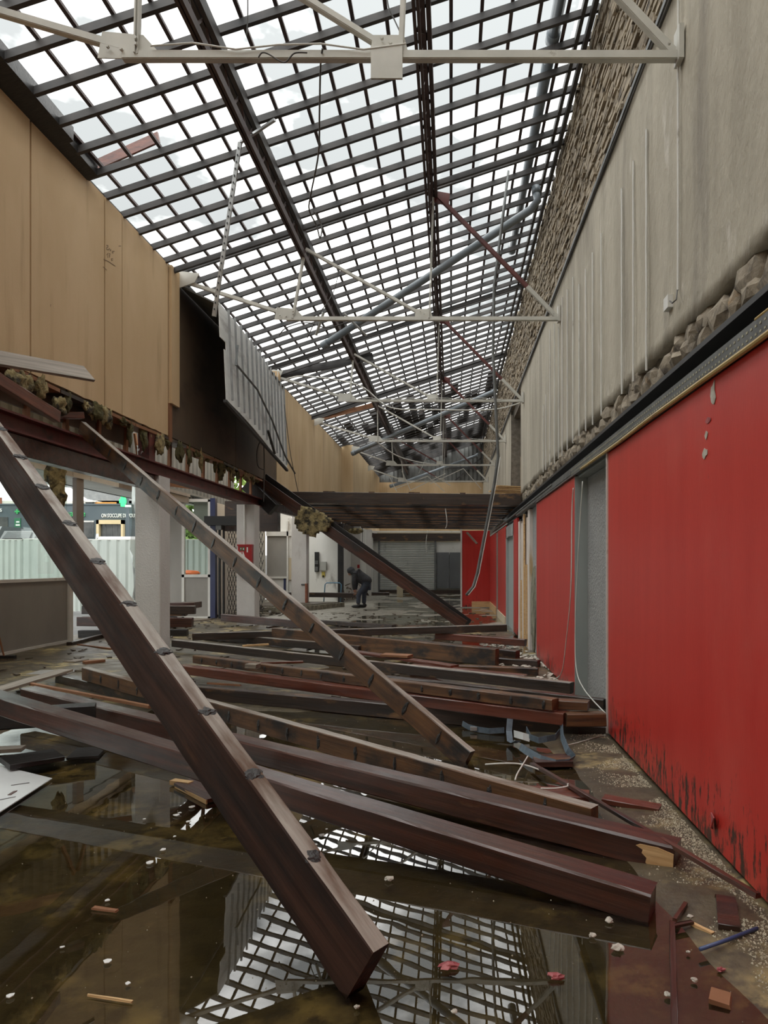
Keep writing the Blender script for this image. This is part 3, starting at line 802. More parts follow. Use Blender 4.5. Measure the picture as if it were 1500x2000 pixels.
while yy < 18.5:
    s = 0.05 + 0.10 * rw.random()
    ln = 0.05 + 0.15 * rw.random() ** 1.5
    MB().lump((XL - 0.06 + 0.06 * rw.random(), yy, 3.64 - ln * 0.75), (0.035, s, ln), seed=yy, sub=3, amp=1.0, fr=1.6).build(
        'wool_tuft', 'wool' if rw.random() < 0.55 else 'wool_dark', wlft, smooth=True)
    yy += 0.12 + 0.42 * rw.random()
for (px, py, w, h) in ((28, 745, 32, 34), (50, 752, 20, 36), (80, 757, 12, 32), (115, 795, 26, 28), (205, 812, 22, 30), (190, 805, 14, 28), (312, 868, 16, 26)):
    c = pX(px, py, XL + 0.03)
    s = c.y / F
    MB().lump(c, (0.06, w * s * 0.7, h * s * 0.62), seed=px, sub=3, amp=0.9, fr=1.9).build('wool_tuft', 'wool' if px != 190 else 'wool_dark', wlft, smooth=True)
# the wall goes on beyond the burnt part, then steps inwards
for i, (ya, yb) in enumerate(((18.8, 20.3), (20.3, 22.0), (22.0, 24.0), (24.0, 26.0), (26.0, 28.0), (28.0, 29.95))):
    board(ya, yb, 'tan_streak', zlo=3.3)
MB().box((XL, 29.95, 3.3), (-4.30, 30.0, 6.75)).build('wall_return', 'tan_streak', wlft)
for i in range(6):
    board(30.0 + 1.84 * i, 31.84 + 1.84 * i, 'tan_streak', zlo=3.3, x=-4.30, zhi=6.72)
MB().box((XL - 0.3, 18.8, 3.3), (XL - 0.035, YB, 6.6)).build('wall_core', 'tan', wlft)
# pencil figures on the narrow board
def stroke(pts, w=1.0):
    return [pX(180 + x * 80 / 1500, 460 + y * 80 / 1500, XL + 0.006) for x, y in pts]
pc = MB()
for ln in ([(530, 355), (590, 370), (590, 410), (520, 460), (530, 510), (600, 520), (640, 470), (650, 515), (690, 570), (690, 500)],
           [(760, 560), (740, 600), (820, 575)], [(735, 600), (740, 640), (780, 640)], [(530, 710), (580, 640), (570, 820)],
           [(620, 670), (660, 660), (660, 710), (620, 740), (650, 760), (630, 800)], [(700, 850), (760, 840), (750, 910), (710, 920), (700, 850)],
           [(420, 870), (600, 950), (850, 1120)], [(400, 1140), (540, 1270)], [(975, 385), (1060, 385)]):
    pc.ribbon(stroke(ln), 0.008, 0.002, side=(0, 0.6, 0.8))
pc.build('pencil_marks', 'pencil', wlft)
# ---- pillars and steel lintel
lin = thing('steel_lintel', 'rust red steel I-beam carrying the tan wall on the pillars', 'beam', (XL - 0.1, 11.5, 2.96))
MB().box((XL - 0.20, 2.5, 3.15), (XL + 0.02, 17.6, 3.175)).build('top_flange', 'redoxide', lin)
MB().box((XL - 0.10, 2.5, 2.985), (XL - 0.07, 17.6, 3.15)).build('web', 'redoxide', lin)
MB().box((XL - 0.20, 2.5, 2.96), (XL + 0.02, 17.6, 2.985)).build('bottom_flange', 'redoxide', lin)
tb = MB().bar((XL - 0.11, 4.0, 2.84), (XL - 0.11, 11.15, 2.84), 0.16, 0.23, ch=0.008)
solo(tb, 'timber_lintel', 'wood', 'dark timber beam running under the steel lintel at the left', 'beam')
def pillar(x0, x1, y0, y1, z1, label):
    t = thing('pillar', label, 'pillar', ((x0 + x1) / 2, (y0 + y1) / 2, 0))
    MB().bar(((x0 + x1) / 2, (y0 + y1) / 2, -0.05), ((x0 + x1) / 2, (y0 + y1) / 2, z1), x1 - x0, y1 - y0, up=(0, 1, 0), ch=0.012).build('shaft', 'pillar', t)
    return t
pillar(-5.175, -4.765, 11.17, 11.58, 2.96, 'roughcast white pillar nearest the camera, under the rust red lintel')
p2 = pillar(-5.20, -4.76, 16.55, 16.97, 2.96, 'white pillar carrying the red fire box')
MB().tube([(-5.0, 16.53, 1.99), (-5.0, 16.53, 2.95)], 0.022, 8).build('conduit', 'framewhite', p2)
p3 = pillar(-5.50, -4.98, 23.5, 23.95, 3.2, 'white pillar with a broken brick corner beside the low platform')
MB().box((-5.02, 23.46, 0.0), (-4.965, 23.7, 0.85)).build('broken_corner', 'brick', p3)
MB().box((-5.16, 23.47, 0.80), (-4.96, 23.6, 0.84)).build('corner_plate', 'galvdark', p3)
# ---- facade on the left
fc = struct('wall_facade')
XF = -7.36
for i, (ya, yb) in enumerate(((1.0, 5.0), (5.0, 9.0), (9.0, 13.1))):
    MB().box((XF - 0.06, ya + 0.01, 0.06), (XF, yb - 0.01, 1.20)).build('parapet_panel', 'greypanel', fc)
MB().box((XF - 0.08, 1, 1.20), (XF + 0.03, 13.15, 1.255)).build('sill', 'framewhite', fc)
MB().box((XF - 0.08, 1, 0.0), (XF + 0.02, 13.15, 0.06)).build('bottom_frame', 'framewhite', fc)
MB().box((XF - 0.06, 13.1, 0), (XF + 0.04, 13.22, 1.2)).build('end_post', 'framewhite', fc)
MB().box((XF - 0.10, 13.1, 1.18), (XF + 0.12, 13.32, 1.30)).build('broken_sill_end', 'beige', fc)
MB().box((XF - 0.02, 1, 1.255), (XF - 0.012, 13.1, 3.2)).build('pane', 'glass', fc)
MB().box((XF - 0.05, 13.36, 1.2), (XF + 0.03, 13.62, 3.2)).build('facade_post', 'postbrown', fc)
MB().box((XF - 0.05, 7.2, 1.2), (XF + 0.03, 7.4, 3.2)).build('facade_post', 'postbrown', fc)
MB().box((XF - 0.12, 1, 3.20), (XF + 0.06, 15.0, 3.38)).build('header', 'framewhite', fc)
MB().box((XF - 0.12, 15.0, 3.20), (XF + 0.06, 19.0, 3.38)).build('header', 'postbrown', fc)
MB().box((XF - 0.16, 1, 3.38), (XF + 0.10, 19.0, 3.46)).build('header_cap', 'postbrown', fc)
cl = MB()
yy = 4.0
while yy < 24:
    MB().prism([(XF - 0.3, yy, 3.3), (XF - 0.26, yy + 0.05, 3.3), (XF - 0.26, yy + 0.17, 3.3), (XF - 0.3, yy + 0.22, 3.3), (XF - 0.3, yy + 0.30, 3.3), (XF - 0.34, yy + 0.30, 3.3), (XF - 0.34, yy, 3.3)],
             (0, 0, 2.0)).build('cladding_rib', 'cladding', fc)
    yy += 0.30
for i, (ya, dy) in enumerate(((7.2, 0.9), (9.0, -0.8), (12.8, 0.7), (14.5, -0.9), (15.8, 0.8), (16.5, -0.4))):
    MB().bar((XF - 0.1, ya, 3.4), (XF - 0.1, ya + dy, 4.6), 0.05, 0.07).build('cladding_stay', 'rustpost', fc)
MB().bar((XF + 0.1, 9.5, 3.52), (XL - 0.2, 9.9, 3.18), 0.09, 0.13).build('ceiling_joist', 'rustpost', fc)
MB().bar((XF + 0.1, 13.0, 3.52), (XL - 0.2, 13.2, 3.2), 0.09, 0.12).build('ceiling_joist', 'wood_red', fc)
MB().bar((XF + 0.1, 16.2, 3.5), (XL - 0.2, 16.2, 3.2), 0.09, 0.12).build('ceiling_joist', 'rustpost', fc)
rw = random.Random(11)
for i in range(22):
    ya = 6.5 + 0.52 * i
    s = 0.10 + 0.10 * rw.random()
    MB().lump((XF + 0.02 + 0.1 * rw.random(), ya, 3.49 + 0.03 * rw.random()), (s, s * 1.8, 0.05 + 0.05 * rw.random()), seed=i, sub=2, amp=0.7).build('wool_tuft', 'wool', fc, smooth=True)
c = py_(108, 920, 11.8)
MB().lump(c, (0.16, 0.14, 0.34), 4, 3, 0.6, 2.4).build('wool_tuft', 'wool', fc, smooth=True)
MB().lump(c + Vector((0.06, 0.0, -0.42)), (0.10, 0.09, 0.26), 9, 3, 0.6, 2.4).build('wool_tuft', 'wool', fc, smooth=True)
MB().lump(py_(72, 885, 11.6), (0.24, 0.2, 0.12), 14, 3, 0.7, 2.4).build('wool_tuft', 'wool_dark', fc, smooth=True)
# canopy outside, slatted from below
for i in range(8):
    x = XF - 0.2 - 0.2 * i
    MB().box((x - 0.19, 2.0, 3.34 + 0.01 * i), (x, 21.5, 3.37 + 0.01 * i)).build('soffit_slat', 'soffit', fc)
MB().box((XF - 1.86, 2.0, 3.40), (XF - 1.80, 21.5, 3.60)).build('canopy_edge', 'blacksteel', fc)
MB().box((XF - 1.86, 2.0, 3.50), (XF - 0.1, 21.5, 3.56)).build('canopy_top', 'cladding', fc)
MB().box((XF - 0.4, 3.0, 5.30), (-6.25, 15.5, 5.38)).build('aisle_roof', 'cladding', fc)  # unseen half roof, added to shade the cladding along the aisle
MB().box((XF - 0.10, Y0, 0.0), (XF, 1.0, 5.3)).build('closed_bay', 'greypanel', fc)
# glazed screen across at the second pillar
gs = struct('window_1')
YS = 19.0
MB().box((-7.90, YS, 0), (-7.47, YS + 0.06, 3.2)).build('grey_panel', 'greypanel', gs)
MB().box((-7.45, YS, 0.05), (-6.74, YS + 0.05, 1.16)).build('infill_panel', 'greypanel', gs)
fr = MB()
for (xa, xb, za, zb) in ((-7.49, -7.42, 0, 3.32), (-6.76, -6.69, 0, 3.32), (-7.49, -6.69, 1.15, 1.23), (-7.49, -6.69, 3.25, 3.33), (-7.49, -6.69, 0, 0.06)):
    MB().box((xa, YS - 0.03, za), (xb, YS + 0.08, zb)).build('frame_bar', 'framewhite', gs)
MB().box((-7.42, YS + 0.02, 1.23), (-6.76, YS + 0.03, 3.25)).build('pane', 'glass', gs)
MB().box((-7.2, YS + 0.1, 2.6), (-6.8, YS + 0.14, 3.25)).build('hanging_board', 'greypanel', gs)
MB().box((-6.69, YS - 0.05, 0), (-6.55, YS + 0.12, 3.35)).build('navy_post', 'navy', gs)
MB().box((-6.48, YS, 0), (-6.44, YS + 0.1, 2.6)).box((-6.36, YS, 0), (-6.33, YS + 0.1, 2.6)).build('grille_guide', 'black', gs)
MB().box((-6.75, YS - 0.35, 2.58), (-5.75, YS - 0.05, 2.83)).build('door_operator', 'black', gs)
MB().box((-6.45, YS - 0.3, 2.46), (-6.3, YS - 0.1, 2.58)).build('operator_bracket', 'galvdark', gs)
# folding lattice grille
lat = MB()
x0, x1, z0, z1 = -6.32, -5.30, 0.02, 2.45
n = 13
dx = (x1 - x0) / n
dz = 0.135
rows = int((z1 - z0) / dz)
for j in range(rows):
    for i in range(n):
        xa, za = x0 + dx * (i + 0.5 * (j % 2)), z0 + dz * j
        for sgn in (-1, 1):
            xb = xa + sgn * dx / 2
            if x0 - .01 <= xb <= x1 + .01 and xa <= x1:
                lat.bar((xa, YS + 0.3, za), (xb, YS + 0.3, za + dz), 0.018, 0.012)
lat.build('lattice', 'blacksteel', gs, kind='stuff')
MB().box((-6.4, YS + 0.3, 2.45), (-4.9, YS + 0.6, 3.3)).build('shop_bulkhead', 'wood_soot', gs)
sw = struct('wall_side')
MB().box((-6.95, 19.7, 0), (-6.8, 25.0, 3.3)).build('wall_face', 'whitewall', sw)
wf = struct('wall_front')
MB().box((-7.5, Y0 - 0.3, -0.05), (2.3, Y0 - 0.05, 9.0)).build('wall_face', 'tan', wf)
# rear left: white walls, pane, meters
wr2 = struct('wall_rear_left')
MB().box((-6.75, 25.0, 0), (-5.50, 25.15, 1.05)).build('low_wall', 'whitewall', wr2)
MB().box((-5.97, 24.95, 0.95), (-5.45, 25.05, 1.75)).build('beige_board', 'beige', wr2)
MB().box((-5.97, 24.97, 1.75), (-5.45, 25.15, 3.2)).build('wall_face', 'whitewall', wr2)
MB().box((-6.0, 24.9, 0.0), (-5.94, 25.1, 3.1)).build('frame_bar', 'framewhite', wr2)
MB().box((-6.75, 24.9, 2.55), (-5.7, 25.15, 2.72)).build('shelf_head', 'framewhite', wr2)
MB().box((-6.75, 25.0, 1.06), (-6.0, 25.02, 2.55)).build('pane', 'greypanel', wr2)
MB().box((-6.8, 25.1, 2.6), (-5.9, 25.2, 3.7)).build('wall_face', 'whitewall', wr2)
MB().box((-6.12, 24.94, 0.15), (-6.05, 25.0, 1.0)).build('navy_post', 'navy', wr2)
MB().box((-6.75, 24.92, 1.0), (-5.95, 25.1, 1.07)).build('frame_bar', 'framewhite', wr2)
MB().box((-5.75, 27.0, 0.0), (-4.35, 27.15, 3.2)).build('wall_face', 'whitewall', wr2)
MB().box((-5.38, 26.9, 0.12 + 1.1), (-5.22, 27.0, 2.0)).build('meter_panel', 'black', wr2)
MB().box((-5.36, 26.86, 1.25), (-5.24, 26.9, 1.42)).build('meter', 'galvdark', wr2)
MB().box((-5.36, 26.86, 1.52), (-5.24, 26.9, 1.66)).build('meter', 'galvdark', wr2)
MB().box((-5.16, 26.88, 1.28), (-4.92, 27.0, 1.62)).build('grey_box', 'meter', wr2)
MB().box((-5.11, 26.97, 1.02), (-4.99, 27.0, 1.22)).build('sticker', 'yellow', wr2)
MB().box((-5.08, 26.95, 1.0), (-5.02, 26.99, 1.08)).build('socket', 'black', wr2)
MB().box((-4.42, 26.6, 0.0), (-4.22, 26.85, 3.1)).build('steel_post', 'blacksteel', wr2)
MB().box((-4.6, 27.15, 0.0), (-4.4, 30.2, 3.2)).build('wall_face', 'whitewall', wr2)
MB().box((-4.42, 30.0, 0.0), (-4.0, 30.25, 3.2)).build('white_pier', 'pillar', wr2)
MB().box((-4.25, 30.25, 0.0), (-4.1, 36.2, 3.2)).build('wall_face', 'whitewall', wr2)
MB().box((-4.15, 33.0, 0.0), (-3.85, 33.25, 3.2)).build('white_pier', 'pillar', wr2)
MB().box((-4.12, 30.0 - 0.03, 1.35), (-4.02, 30.0, 1.5)).build('red_call_point', 'firebox', wr2)
MB().bar((-4.75, 18.4, 3.05), (-4.1, 36, 3.05), 0.12, 0.22).build('wall_beam', 'wood_soot', wr2)
MB().lump((-4.05, 29.0, 2.93), (0.3, 0.5, 0.12), 3, 3, 0.5).build('wool_tuft', 'wool', wr2, smooth=True)
# ================================================================== ROOF TRUSSES
ordw = ['nearest the camera', 'second from the camera', 'third from the camera', 'fourth from the camera', 'fifth from the camera', 'sixth, farthest from the camera']
truss_y = (5.64, 11.96, 17.95, 23.8, 29.55, 35.3)
kx = (-2.67, -2.84, -2.73, -2.62, -2.57, -2.50)
for i, ty in enumerate(truss_y):
    tz = 5.72 + (0.10 if i else 0.0)
    t = thing('roof_truss', 'cream and rust red steel roof truss, ' + ordw[i], 'truss', (0, ty, tz), 'steel roof trusses across the hall')
    K, Mx = kx[i], (-0.47 if i else -0.50)
    xl = XL + 0.05 if i < 3 else (XL + 0.05 if i == 3 else -4.28)
    zl = tz + 0.68
    def angle_bar(name, a, b, m='trusspaint', w=0.075):
        a, b = Vector(a), Vector(b)
        w = w * 0.72
        mb = MB().bar(a, b, 0.012, w, up=(0, 0, 1))
        d = (b - a).normalized()
        u = Vector((0, 1, 0)).cross(d).normalized()
        mb.bar(a + u * (w / 2) + Vector((0, 0.027, 0)), b + u * (w / 2) + Vector((0, 0.027, 0)), 0.055, 0.012, up=u)
        return mb.build(name, m, t)
    angle_bar('tie_bar', (K - 0.05, ty, tz), (XU - 0.02, ty, tz), w=0.085)
    angle_bar('left_chord', (xl, ty + 0.02, zl), (K + 0.05, ty + 0.02, tz + 0.05))
    zr1, zr2 = roof_z(-2.6) - 0.42, roof_z(-0.3) - 0.2
    angle_bar('hanger', (K + 0.06, ty - 0.01, tz), (-2.58, ty - 0.01, zr1), w=0.05)
    angle_bar('hanger', (Mx + 0.08, ty - 0.01, tz), (-0.32, ty - 0.01, zr2), w=0.05)
    angle_bar('diagonal', (-2.55, ty + 0.03, zr1 + 0.1), (Mx, ty + 0.03, tz + 0.06), 'trusspaint' if i < 1 else ('redoxide' if i > 3 else 'trusspaint'), w=0.06)
    p0, p1 = Vector((-0.22, ty + 0.04, zr2 + 0.05)), Vector((XU - 0.03, ty + 0.04, tz + 0.02))
    pm = p0.lerp(p1, 0.74)
    if i:
        angle_bar('strut', p0, pm, 'redoxide', w=0.085)
        angle_bar('strut', pm, p1, w=0.09)
    else:
        angle_bar('strut', p0, p1, w=0.09)
    gp1 = MB().prism([(K - 0.26, ty + 0.015, tz - 0.02), (K + 0.30, ty + 0.015, tz - 0.03), (K + 0.12, ty + 0.015, tz + 0.17), (K - 0.22, ty + 0.015, tz + 0.20)], (0, 0.010, 0)).build('gusset_plate', 'trusspaint', t)
    gp2 = MB().prism([(Mx - 0.17, ty + 0.015, tz), (Mx + 0.15, ty + 0.015, tz), (Mx + 0.11, ty + 0.015, tz + 0.17), (Mx - 0.15, ty + 0.015, tz + 0.17)], (0, 0.010, 0)).build('gusset_plate', 'trusspaint', t)
    MB().prism([(-0.36, ty + 0.05, zr2 + 0.16), (-0.02, ty + 0.05, zr2 + 0.10), (-0.04, ty + 0.05, zr2 - 0.12), (-0.30, ty + 0.05, zr2 - 0.06)], (0, 0.012, 0)).build('gusset_plate', 'redoxide', t)
    MB().prism([(xl - 0.02, ty - 0.02, zl + 0.14), (xl + 0.34, ty - 0.02, zl + 0.10), (xl + 0.26, ty - 0.02, zl - 0.06), (xl - 0.02, ty - 0.02, zl - 0.16)], (0, 0.02, 0)).build('wall_bracket', 'trusspaint', t)
    MB().box((XU - 0.05, ty - 0.05, tz - 0.06), (XU - 0.01, ty + 0.09, tz + 0.22)).build('wall_bracket', 'trusspaint', t)
    if i == 0:
        MB().box((-0.66, ty - 0.03, tz - 0.22), (-0.40, ty - 0.01, tz + 0.05)).build('hung_plate', 'trusspaint', t)
    if i in (0, 1):
        for bx, bz_ in ((K - 0.16, tz + 0.05), (K - 0.05, tz + 0.03), (K + 0.07, tz + 0.12), (K + 0.07, tz + 0.07), (Mx - 0.07, tz + 0.12), (Mx, tz + 0.08), (XU - .12, tz + .08)):
            MB().tube([(bx, ty - 0.03, bz_), (bx, ty - 0.005, bz_)], 0.014, 6).build('bolt', 'trusspaint', gp1 if bx < -2 else gp2)
    # a slack cable tied along the bar
    if i in (0, 2, 3):
        MB().tube([(K + 0.2 + q * 0.35, ty - 0.03, tz + 0.045 + 0.03 * math.sin(q * 2.2)) for q in range(7 if i == 0 else 12)], 0.007, 6).build('tied_cable', 'cable_w', t)

# ================================================================== HUNG AND LOOSE METAL, PIPES, CABLES
def pipe(name, label, pts, r, m='pvc', cat='pipe', cuff=True):
    t = thing(name, label, cat, pts[0])
    MB().tube(pts, r, 12).build('pipe_run', m, t, smooth=True)
    if cuff:
        d = (Vector(pts[-1]) - Vector(pts[-2])).normalized()
        MB().tube([Vector(pts[0]), Vector(pts[0]) + (Vector(pts[1]) - Vector(pts[0])).normalized() * 0.14], r * 1.18, 12).build('collar', m, t, smooth=True)
        MB().tube([Vector(pts[-1]) - d * 0.16, Vector(pts[-1])], r * 1.18, 12).build('collar', m, t, smooth=True)
    return t
pipe('drain_pipe', 'long grey drain pipe slanting under the open roof, nearest the camera', [py_(1046, 366, 13.0), py_(1050, 392, 12.95), py_(1036, 410, 12.95), py_(630, 676, 15.2)], 0.075)
pipe('drain_pipe', 'grey drain pipe crossing the far part of the roof from left wall to right wall', [(1.7, 25.4, 8.0), (1.55, 25.4, 7.92), py_(688, 886, 28.6)], 0.09)
pipe('drain_pipe', 'thin looking grey drain pipe low before the far gable', [(1.6, 39.5, 7.9), (1.45, 39.5, 7.8), py_(800, 938, 38.5), py_(762, 950, 38.0)], 0.09)
for k, (ya, yb, lab) in enumerate(((5.2, 9.6, 'grey round gutter pipe lying on the roof edge at the top right'), (9.8, 16.0, 'second grey gutter pipe further along the right roof edge'))):
    pipe('gutter_pipe', lab, [(1.42, ya, roof_z(1.42) + 0.16), (1.42, yb, roof_z(1.42) + 0.16)], 0.085)
for k, (ya, yb, lab) in enumerate(((6.2, 8.2, 'pale white sheet standing on the right roof edge, nearest'), (8.4, 10.4, 'pale ribbed sheet on the right roof edge, second from the camera'), (10.7, 13.4, 'pale sheet on the right roof edge above the pipe elbow'))):
    t = thing('roof_sheet', lab, 'sheet', (1.78, ya, 8.9))
    for q in range(int((yb - ya) / 0.2)):
        MB().box((1.77 + 0.012 * (q % 2), ya + 0.2 * q, 8.88), (1.79 + 0.012 * (q % 2), ya + 0.2 * q + 0.19, 9.32)).build('sheet_strip', 'white', t)
t = thing('metal_stud', 'perforated galvanised stud hanging from the left purlin', 'stud', py_(469, 278, 9.0))
a, b = py_(469, 278, 9.0), py_(418, 618, 9.3)
MB().bar(a, b, 0.05, 0.035, up=(0, 1, 0)).build('stud_web', 'galv', t)
hl = MB()
for i in range(1, 26):
    p = a.lerp(b, i / 26)
    hl.box((p.x - 0.008, p.y - 0.03, p.z - 0.012), (p.x + 0.008, p.y - 0.0265, p.z + 0.012))
hl.build('stud_holes', 'black', t, kind='stuff')
mbx = MB().bar(py_(470, 278, 9.0), py_(537, 234, 8.6), 0.035, 0.03)
solo(mbx, 'metal_strip', 'galv', 'short bent metal strip sticking out beside the hanging stud', 'strip')
for lab, a, b in (('bent galvanised strip lying in the second truss, left one', py_(617, 655, 12.1), py_(632, 610, 12.0)),
                  ('bent galvanised strip lying in the second truss, right one', py_(672, 612, 12.1), py_(716, 656, 12.3)),
                  ('pale metal strip caught in the fifth truss', py_(818, 925, 29.8), py_(834, 892, 29.6))):
    solo(MB().bar(a, b, 0.05, 0.02), 'metal_strip', 'galv', lab, 'strip')
# white strips collapsed at the far end
far = [((770, 955), (835, 930)), ((835, 930), (868, 960)), ((800, 958), (870, 925)), ((840, 945), (905, 915)), ((760, 930), (775, 960)), ((905, 915), (940, 955)), ((785, 920), (802, 958)), ((850, 930), (880, 948))]
for i, (a, b) in enumerate(far):
    o = solo(MB().bar(py_(*a, 35.26), py_(*b, 35.22), 0.05, 0.03), 'ceiling_rail', 'trusspaint', ('cream rail rising right, leftmost of those dangling above the plank deck', 'cream rail falling right, meeting the leftmost one at its peak', 'long cream rail crossing the leftmost peak in the far roof', 'cream rail rising right to the far downpipe', 'steep short cream rail left of the peak above the deck', 'cream rail falling to the far right wall', 'steep cream rail under the sixth truss gusset', 'short cream rail falling at the centre above the deck')[i], 'rail', 'fallen ceiling rails at the far end')
def cable(label, pts, r=0.008, m='cable_d', name='cable', Y=None):
    # a smooth curve through the points
    P = [Vector(p) for p in pts]
    out = []
    for i in range(len(P) - 1):
        p0, p1, p2, p3 = P[max(i - 1, 0)], P[i], P[i + 1], P[min(i + 2, len(P) - 1)]
        for s in range(6):
            t_ = s / 6
            out.append(0.5 * ((2 * p1) + (p2 - p0) * t_ + (2 * p0 - 5 * p1 + 4 * p2 - p3) * t_ ** 2 + (3 * p1 - p0 - 3 * p2 + p3) * t_ ** 3))
    out.append(P[-1])
    return solo(MB().tube(out, r, 6), name, m, label, 'cable', smooth=True)
cable('loose cable hanging from the nearest truss tie, left of its plate', [py_(630, 95, 5.6), py_(626, 130, 5.75), py_(624, 220, 6.2), py_(622, 300, 6.6), py_(607, 380, 7.0), py_(604, 410, 7.1), py_(618, 440, 7.2), py_(625, 465, 7.2), py_(628, 440, 7.25), py_(612, 412, 7.2)], 0.008)
cable('thin cable dropping from the roof at the top, beside the left purlin', [py_(483, -60, 7.0), py_(484, 20, 7.1), py_(482, 70, 7.15)], 0.006)
cable('thin cable falling onto the plate of the nearest truss', [py_(750, -60, 5.7), py_(758, 10, 5.7), py_(770, 38, 5.7), py_(784, 68, 5.66)], 0.006)
cable('hooked cable looped over the nearest truss tie', [py_(505, 112, 5.58), py_(512, 103, 5.56), py_(525, 106, 5.58), py_(555, 122, 5.58), py_(575, 104, 5.56), py_(600, 103, 5.58)], 0.006)
cable('cable slung between the second truss and the left purlin', [py_(665, 505, 12), py_(655, 560, 12), py_(640, 590, 12.0), py_(622, 615, 12.1), py_(600, 660, 12.3)], 0.008)
cable('grey cable sagging below the second truss tie', [py_(545, 655, 12.2), py_(560, 640, 12.1), py_(600, 630, 12.1), py_(640, 640, 12.1), py_(690, 625, 12.0)], 0.009)
cable('thin cable hanging in front of the tan wall beyond the metal sheet', [py_(555, 790, 16.5), py_(560, 830, 16.5), py_(568, 890, 17), py_(582, 960, 17.6)], 0.009)
cable('pair of thin wires hanging from the sooted board, looped one', [py_(513, 850, 16), py_(502, 880, 16), py_(504, 910, 16), py_(516, 918, 16)], 0.012)
cable('thin wire hanging straight down past the end of the steel lintel', [py_(514, 848, 16), py_(516, 900, 16.1), py_(515, 980, 16.1)], 0.012)
cable('pale cable swagged between the fourth and fifth trusses', [py_(734, 862, 23.78), py_(775, 890, 26), py_(820, 903, 28), py_(860, 908, 29.52)], 0.022, 'cable_w')
cable('pale cable along the third truss from the left wall', [py_(560, 740, 17.5), py_(600, 735, 17.6), py_(700, 752, 17.7), py_(760, 795, 17.8), py_(840, 800, 17.9), py_(960, 800, 17.93), py_(1016, 787, 17.93)], 0.018, 'cable_w')
cable('white cable hanging down the second red panel', [pX(1120, 953, 1.32), pX(1117, 1000, 1.32), pX(1115, 1150, 1.32), pX(1106, 1250, 1.32), pX(1098, 1310, 1.31), pX(1085, 1326, 1.28), pX(1072, 1330, 1.25)], 0.006, 'cable_w')
cable('white cable hanging in the niche between the red panels', [pX(1138, 940, 1.33), pX(1131, 1050, 1.33), pX(1124, 1200, 1.34), pX(1125, 1300, 1.34), pX(1140, 1345, 1.36), pX(1182, 1393, 1.345)], 0.006, 'cable_w')
cable('white cable lying on the wet floor by the strap, arched one', [pz(948, 1493, 0.03), pz(985, 1491, 0.06), pz(1020, 1493, 0.06), pz(1060, 1506, 0.04), pz(1098, 1524, 0.02)], 0.006, 'cable_w')
cable('white cable on the wet floor crossing the arched one', [pz(1031, 1477, 0.06), pz(1020, 1495, 0.07), pz(1010, 1512, 0.04), pz(1006, 1524, 0.015)], 0.006, 'cable_w')
cable('short white cable on the flat board by the fallen beams', [pz(1056, 1540, 0.07), pz(1085, 1540, 0.07), pz(1108, 1536, 0.07), pz(1109, 1531, 0.08)], 0.006, 'cable_w')
cable('thin cable on the grit at the foot of the red panel', [pz(1105, 1456, 0.05), pz(1130, 1450, 0.03), pz(1160, 1441, 0.03), pz(1183, 1436, 0.03)], 0.004, 'cable_w')
cable('short wire hanging under the plank deck', [py_(869, 986, 19.70), py_(873, 1020, 19.62), py_(870, 1032, 19.62)], 0.014, 'cable_w')
cable('wire tuft hanging at the far header, left of the partition', [py_(835, 1036, 35.95), py_(832, 1060, 35.85), py_(833, 1080, 35.85)], 0.016, 'cable_w')
ch = [py_(993, 334, 12.5), py_(980, 440, 12.3), py_(965, 560, 12.3), py_(963, 690, 12.2), py_(973, 893, 12.2), py_(966, 940, 12.2), py_(955, 1000, 12.2), py_(943, 1062, 12.2), py_(932, 1120, 12.2), py_(924, 1146, 12.2), py_(911, 1162, 12.1)]
t = thing('dangling_channel', 'long bent metal channel dangling from the roof down to the back', 'channel', ch[-1])
MB().tube(ch, 0.026, 8).build('channel_run', 'galvdark', t, smooth=True)
MB().tube([p + Vector((0.035, -0.02, 0)) for p in ch[4:]], 0.008, 6).build('channel_wire', 'cable_w', t, smooth=True)
# the bent metal sheet hanging before the sooted boards
XS_ = -4.12
t = thing('metal_sheet', 'pale ribbed metal sheet hanging torn before the sooted boards', 'sheet', (XS_, 14.5, 3.8))
tl, tr_, bl, br = (430, 588), (558, 757), (437, 778), (560, 918)
def sheet_pt(u, v):
    ya, yb = 12.1, 17.0
    yy = ya + (yb - ya) * u
    top = 6.16 + (5.87 - 6.16) * u
    bot = (4.45 if u < .06 else 4.45 - 0.62 * (u - .06)) if v > 0.3 else 4.45 - 0.62 * u
    return Vector((XS_ + 0.30 * (v - 0.0) * 0.25 + 0.04 * math.sin(u * 5), yy, top + (bot - top) * v))
NR = 11
for r in range(NR):
    mb = MB()
    u0 = 0.0 if r < 4 else 0.035
    cols = 26
    for i in range(cols):
        ua, ub = u0 + (1 - u0) * i / cols, u0 + (1 - u0) * (i + 1) / cols
        if r == 4 and i == 0:
            ua += 0.02
        va, vb = r / NR, (r + 0.985) / NR
        p = [sheet_pt(ua, va), sheet_pt(ub, va), sheet_pt(ub, vb), sheet_pt(ua, vb)]
        n = Vector((0.012, 0, 0))
        mb.add([p[0], p[1], p[2], p[3], p[0] - n, p[1] - n, p[2] - n, p[3] - n],
               [(0, 1, 2, 3), (7, 6, 5, 4), (0, 4, 5, 1), (3, 2, 6, 7)] + ([(0, 3, 7, 4)] if i == 0 else []) + ([(1, 5, 6, 2)] if i == cols - 1 else []))
    mb.build('lamella', 'lamella', t)
for i in range(14):
    u = 0.07 + 0.068 * i
    MB().bar(sheet_pt(u, 0.0) + Vector((0.05, 0, 0)), sheet_pt(u, 0.97) + Vector((0.05, 0, 0)), 0.035, 0.03, up=(0, 1, 0)).build('stud', 'studgrey', t)
